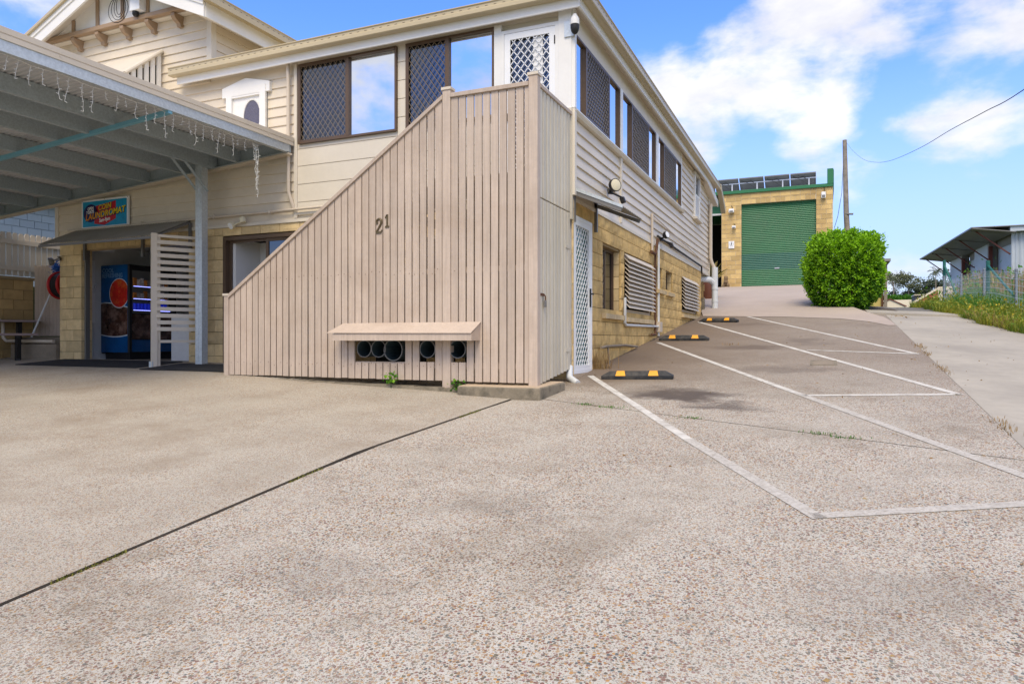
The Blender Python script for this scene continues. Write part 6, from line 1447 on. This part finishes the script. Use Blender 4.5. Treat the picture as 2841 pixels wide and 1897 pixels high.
def tree(name, label, base, h, crown, m, n, leaf, trunk_r, clumps, grp='far trees beyond the crest', flat=.6, bare=.45):
    base = (base[0], base[1], G(base[0], base[1]) - .3); t = thing(name, label, 'tree', base, grp); b0 = Vector(base); top = b0 + Vector((0, 0, h * .62))
    MB().tube([b0 - Vector((0, 0, 2)), b0 + Vector((.1, 0, h * .3)), top], [trunk_r, trunk_r * .8, trunk_r * .4], 7).build('trunk', WOODP, t); P = []; T = []
    for k in range(clumps):
        a = random.uniform(0, 6.28); rr = crown * math.sqrt(random.uniform(.05, 1)); zz = h * random.uniform(bare, 1.0 - .25 * (rr / crown) ** 2)
        c = b0 + Vector((rr * math.cos(a), rr * math.sin(a), zz)); MB().tube([b0 + Vector((0, 0, h * random.uniform(.3, .6))), (c + top) / 2, c], [trunk_r * .3, trunk_r * .2, .03], 5).build('limb', WOODP, t)
        s = crown * random.uniform(.16, .32); pts = rng.normal(size=(n // clumps, 3)) * (s, s, s * flat) + tuple(c); P.append(pts); T.append(np.clip(.5 + (pts[:, 2] - c.z) / s * .35 + rng.normal(0, .15, len(pts)), 0, 1))  # clump shading painted in leaf tone: lighter tops, darker undersides
    P = np.concatenate(P); leaves('crown', m, t, P, rng.normal(size=P.shape), leaf, .55, np.concatenate(T), kind='stuff'); return t
tree('gum_tree', 'tall pale trunked gum tree with an open crown, leftmost of the far trees', (26.2, 331, 17.5), 13, 4.6, LEAFD, 1300, .7, .28, 15, bare=.62)
tree('gum_tree', 'second gum tree, rounder and darker, right of the tall open one', (31.6, 331, 17.5), 11.5, 3.6, LEAFD, 1500, .7, .28, 12, bare=.5)
tree('bushy_tree', 'dark bushy tree under the gum trees', (34, 335, 16.5), 5.5, 2.6, BUSHD, 1500, .7, .25, 9, bare=.2); tree('bushy_tree', 'dark low tree at the foot of the tallest gum tree', (28, 340, 16.5), 4.2, 4.0, BUSHD, 1500, .7, .25, 9, bare=.1)
for i, (x, y, h, cr, lab) in enumerate(((42, 338, 8.5, 5, 'dark rounded tree behind the tallest palm'), (48, 336, 9.0, 5, 'dark rounded tree right of the tallest palm'), (54, 340, 8.5, 5.5, 'dark tree left of the grey shed'), (60, 338, 7.5, 5, 'dark tree half behind the grey shed'), (38, 342, 5, 4, 'low dark tree beside the green roofed cottage'))):
    tree('bushy_tree', lab, (x, y, 16.5), h, cr, BUSHD, 2000, .8, .3, 10, bare=.12)
def palm(label, base, h, n=16, ln=3.2):
    base = (base[0], base[1], G(base[0], base[1]) - .3); t = thing('palm_tree', label, 'palm tree', base, 'palms among the far trees'); b0 = Vector(base); MB().tube([b0 - Vector((0, 0, 3)), b0 + Vector((0, 0, h))], [.2, .16], 7).build('trunk', WOODP, t)
    for k in range(n):
        a = 6.28 * k / n + random.uniform(-.2, .2); e0 = random.uniform(-.2, 1.2); pts = []; dr = []
        q = b0 + Vector((0, 0, h)); d = Vector((math.cos(a) * math.cos(e0), math.sin(a) * math.cos(e0), math.sin(e0)))
        for s in range(12): q = q + d * ln / 12; d = (d + Vector((0, 0, -.11))).normalized(); sd_ = d.cross(Vector((0, 0, 1))); pts += [q, q]; dr += [d * .5 + sd_, d * .5 - sd_]
        leaves('frond', PALMD, t, np.array([tuple(v) for v in pts]), np.array([tuple(v) for v in dr]) + rng.normal(0, .1, (len(pts), 3)), .9, .22)
palm('tallest far palm with a double pale trunk', (40.5, 325, 17), 11.5); palm('short far palm with a drooping yellow green head', (49, 312, 16), 7.5); palm('middle far palm rising over the dark trees', (46, 330, 17), 10.5); palm('right far palm near the grey shed', (52, 330, 17), 10.2)
o = leaves('far_hedge', LEAF, None, np.stack([rng.uniform(16, 33, 3000), rng.uniform(288, 296, 3000), 15.9 + rng.uniform(0, 1.9, 3000)], 1), rng.normal(size=(3000, 3)), .7, .5, rng.random(3000) * .3); o['kind'] = 'stuff'
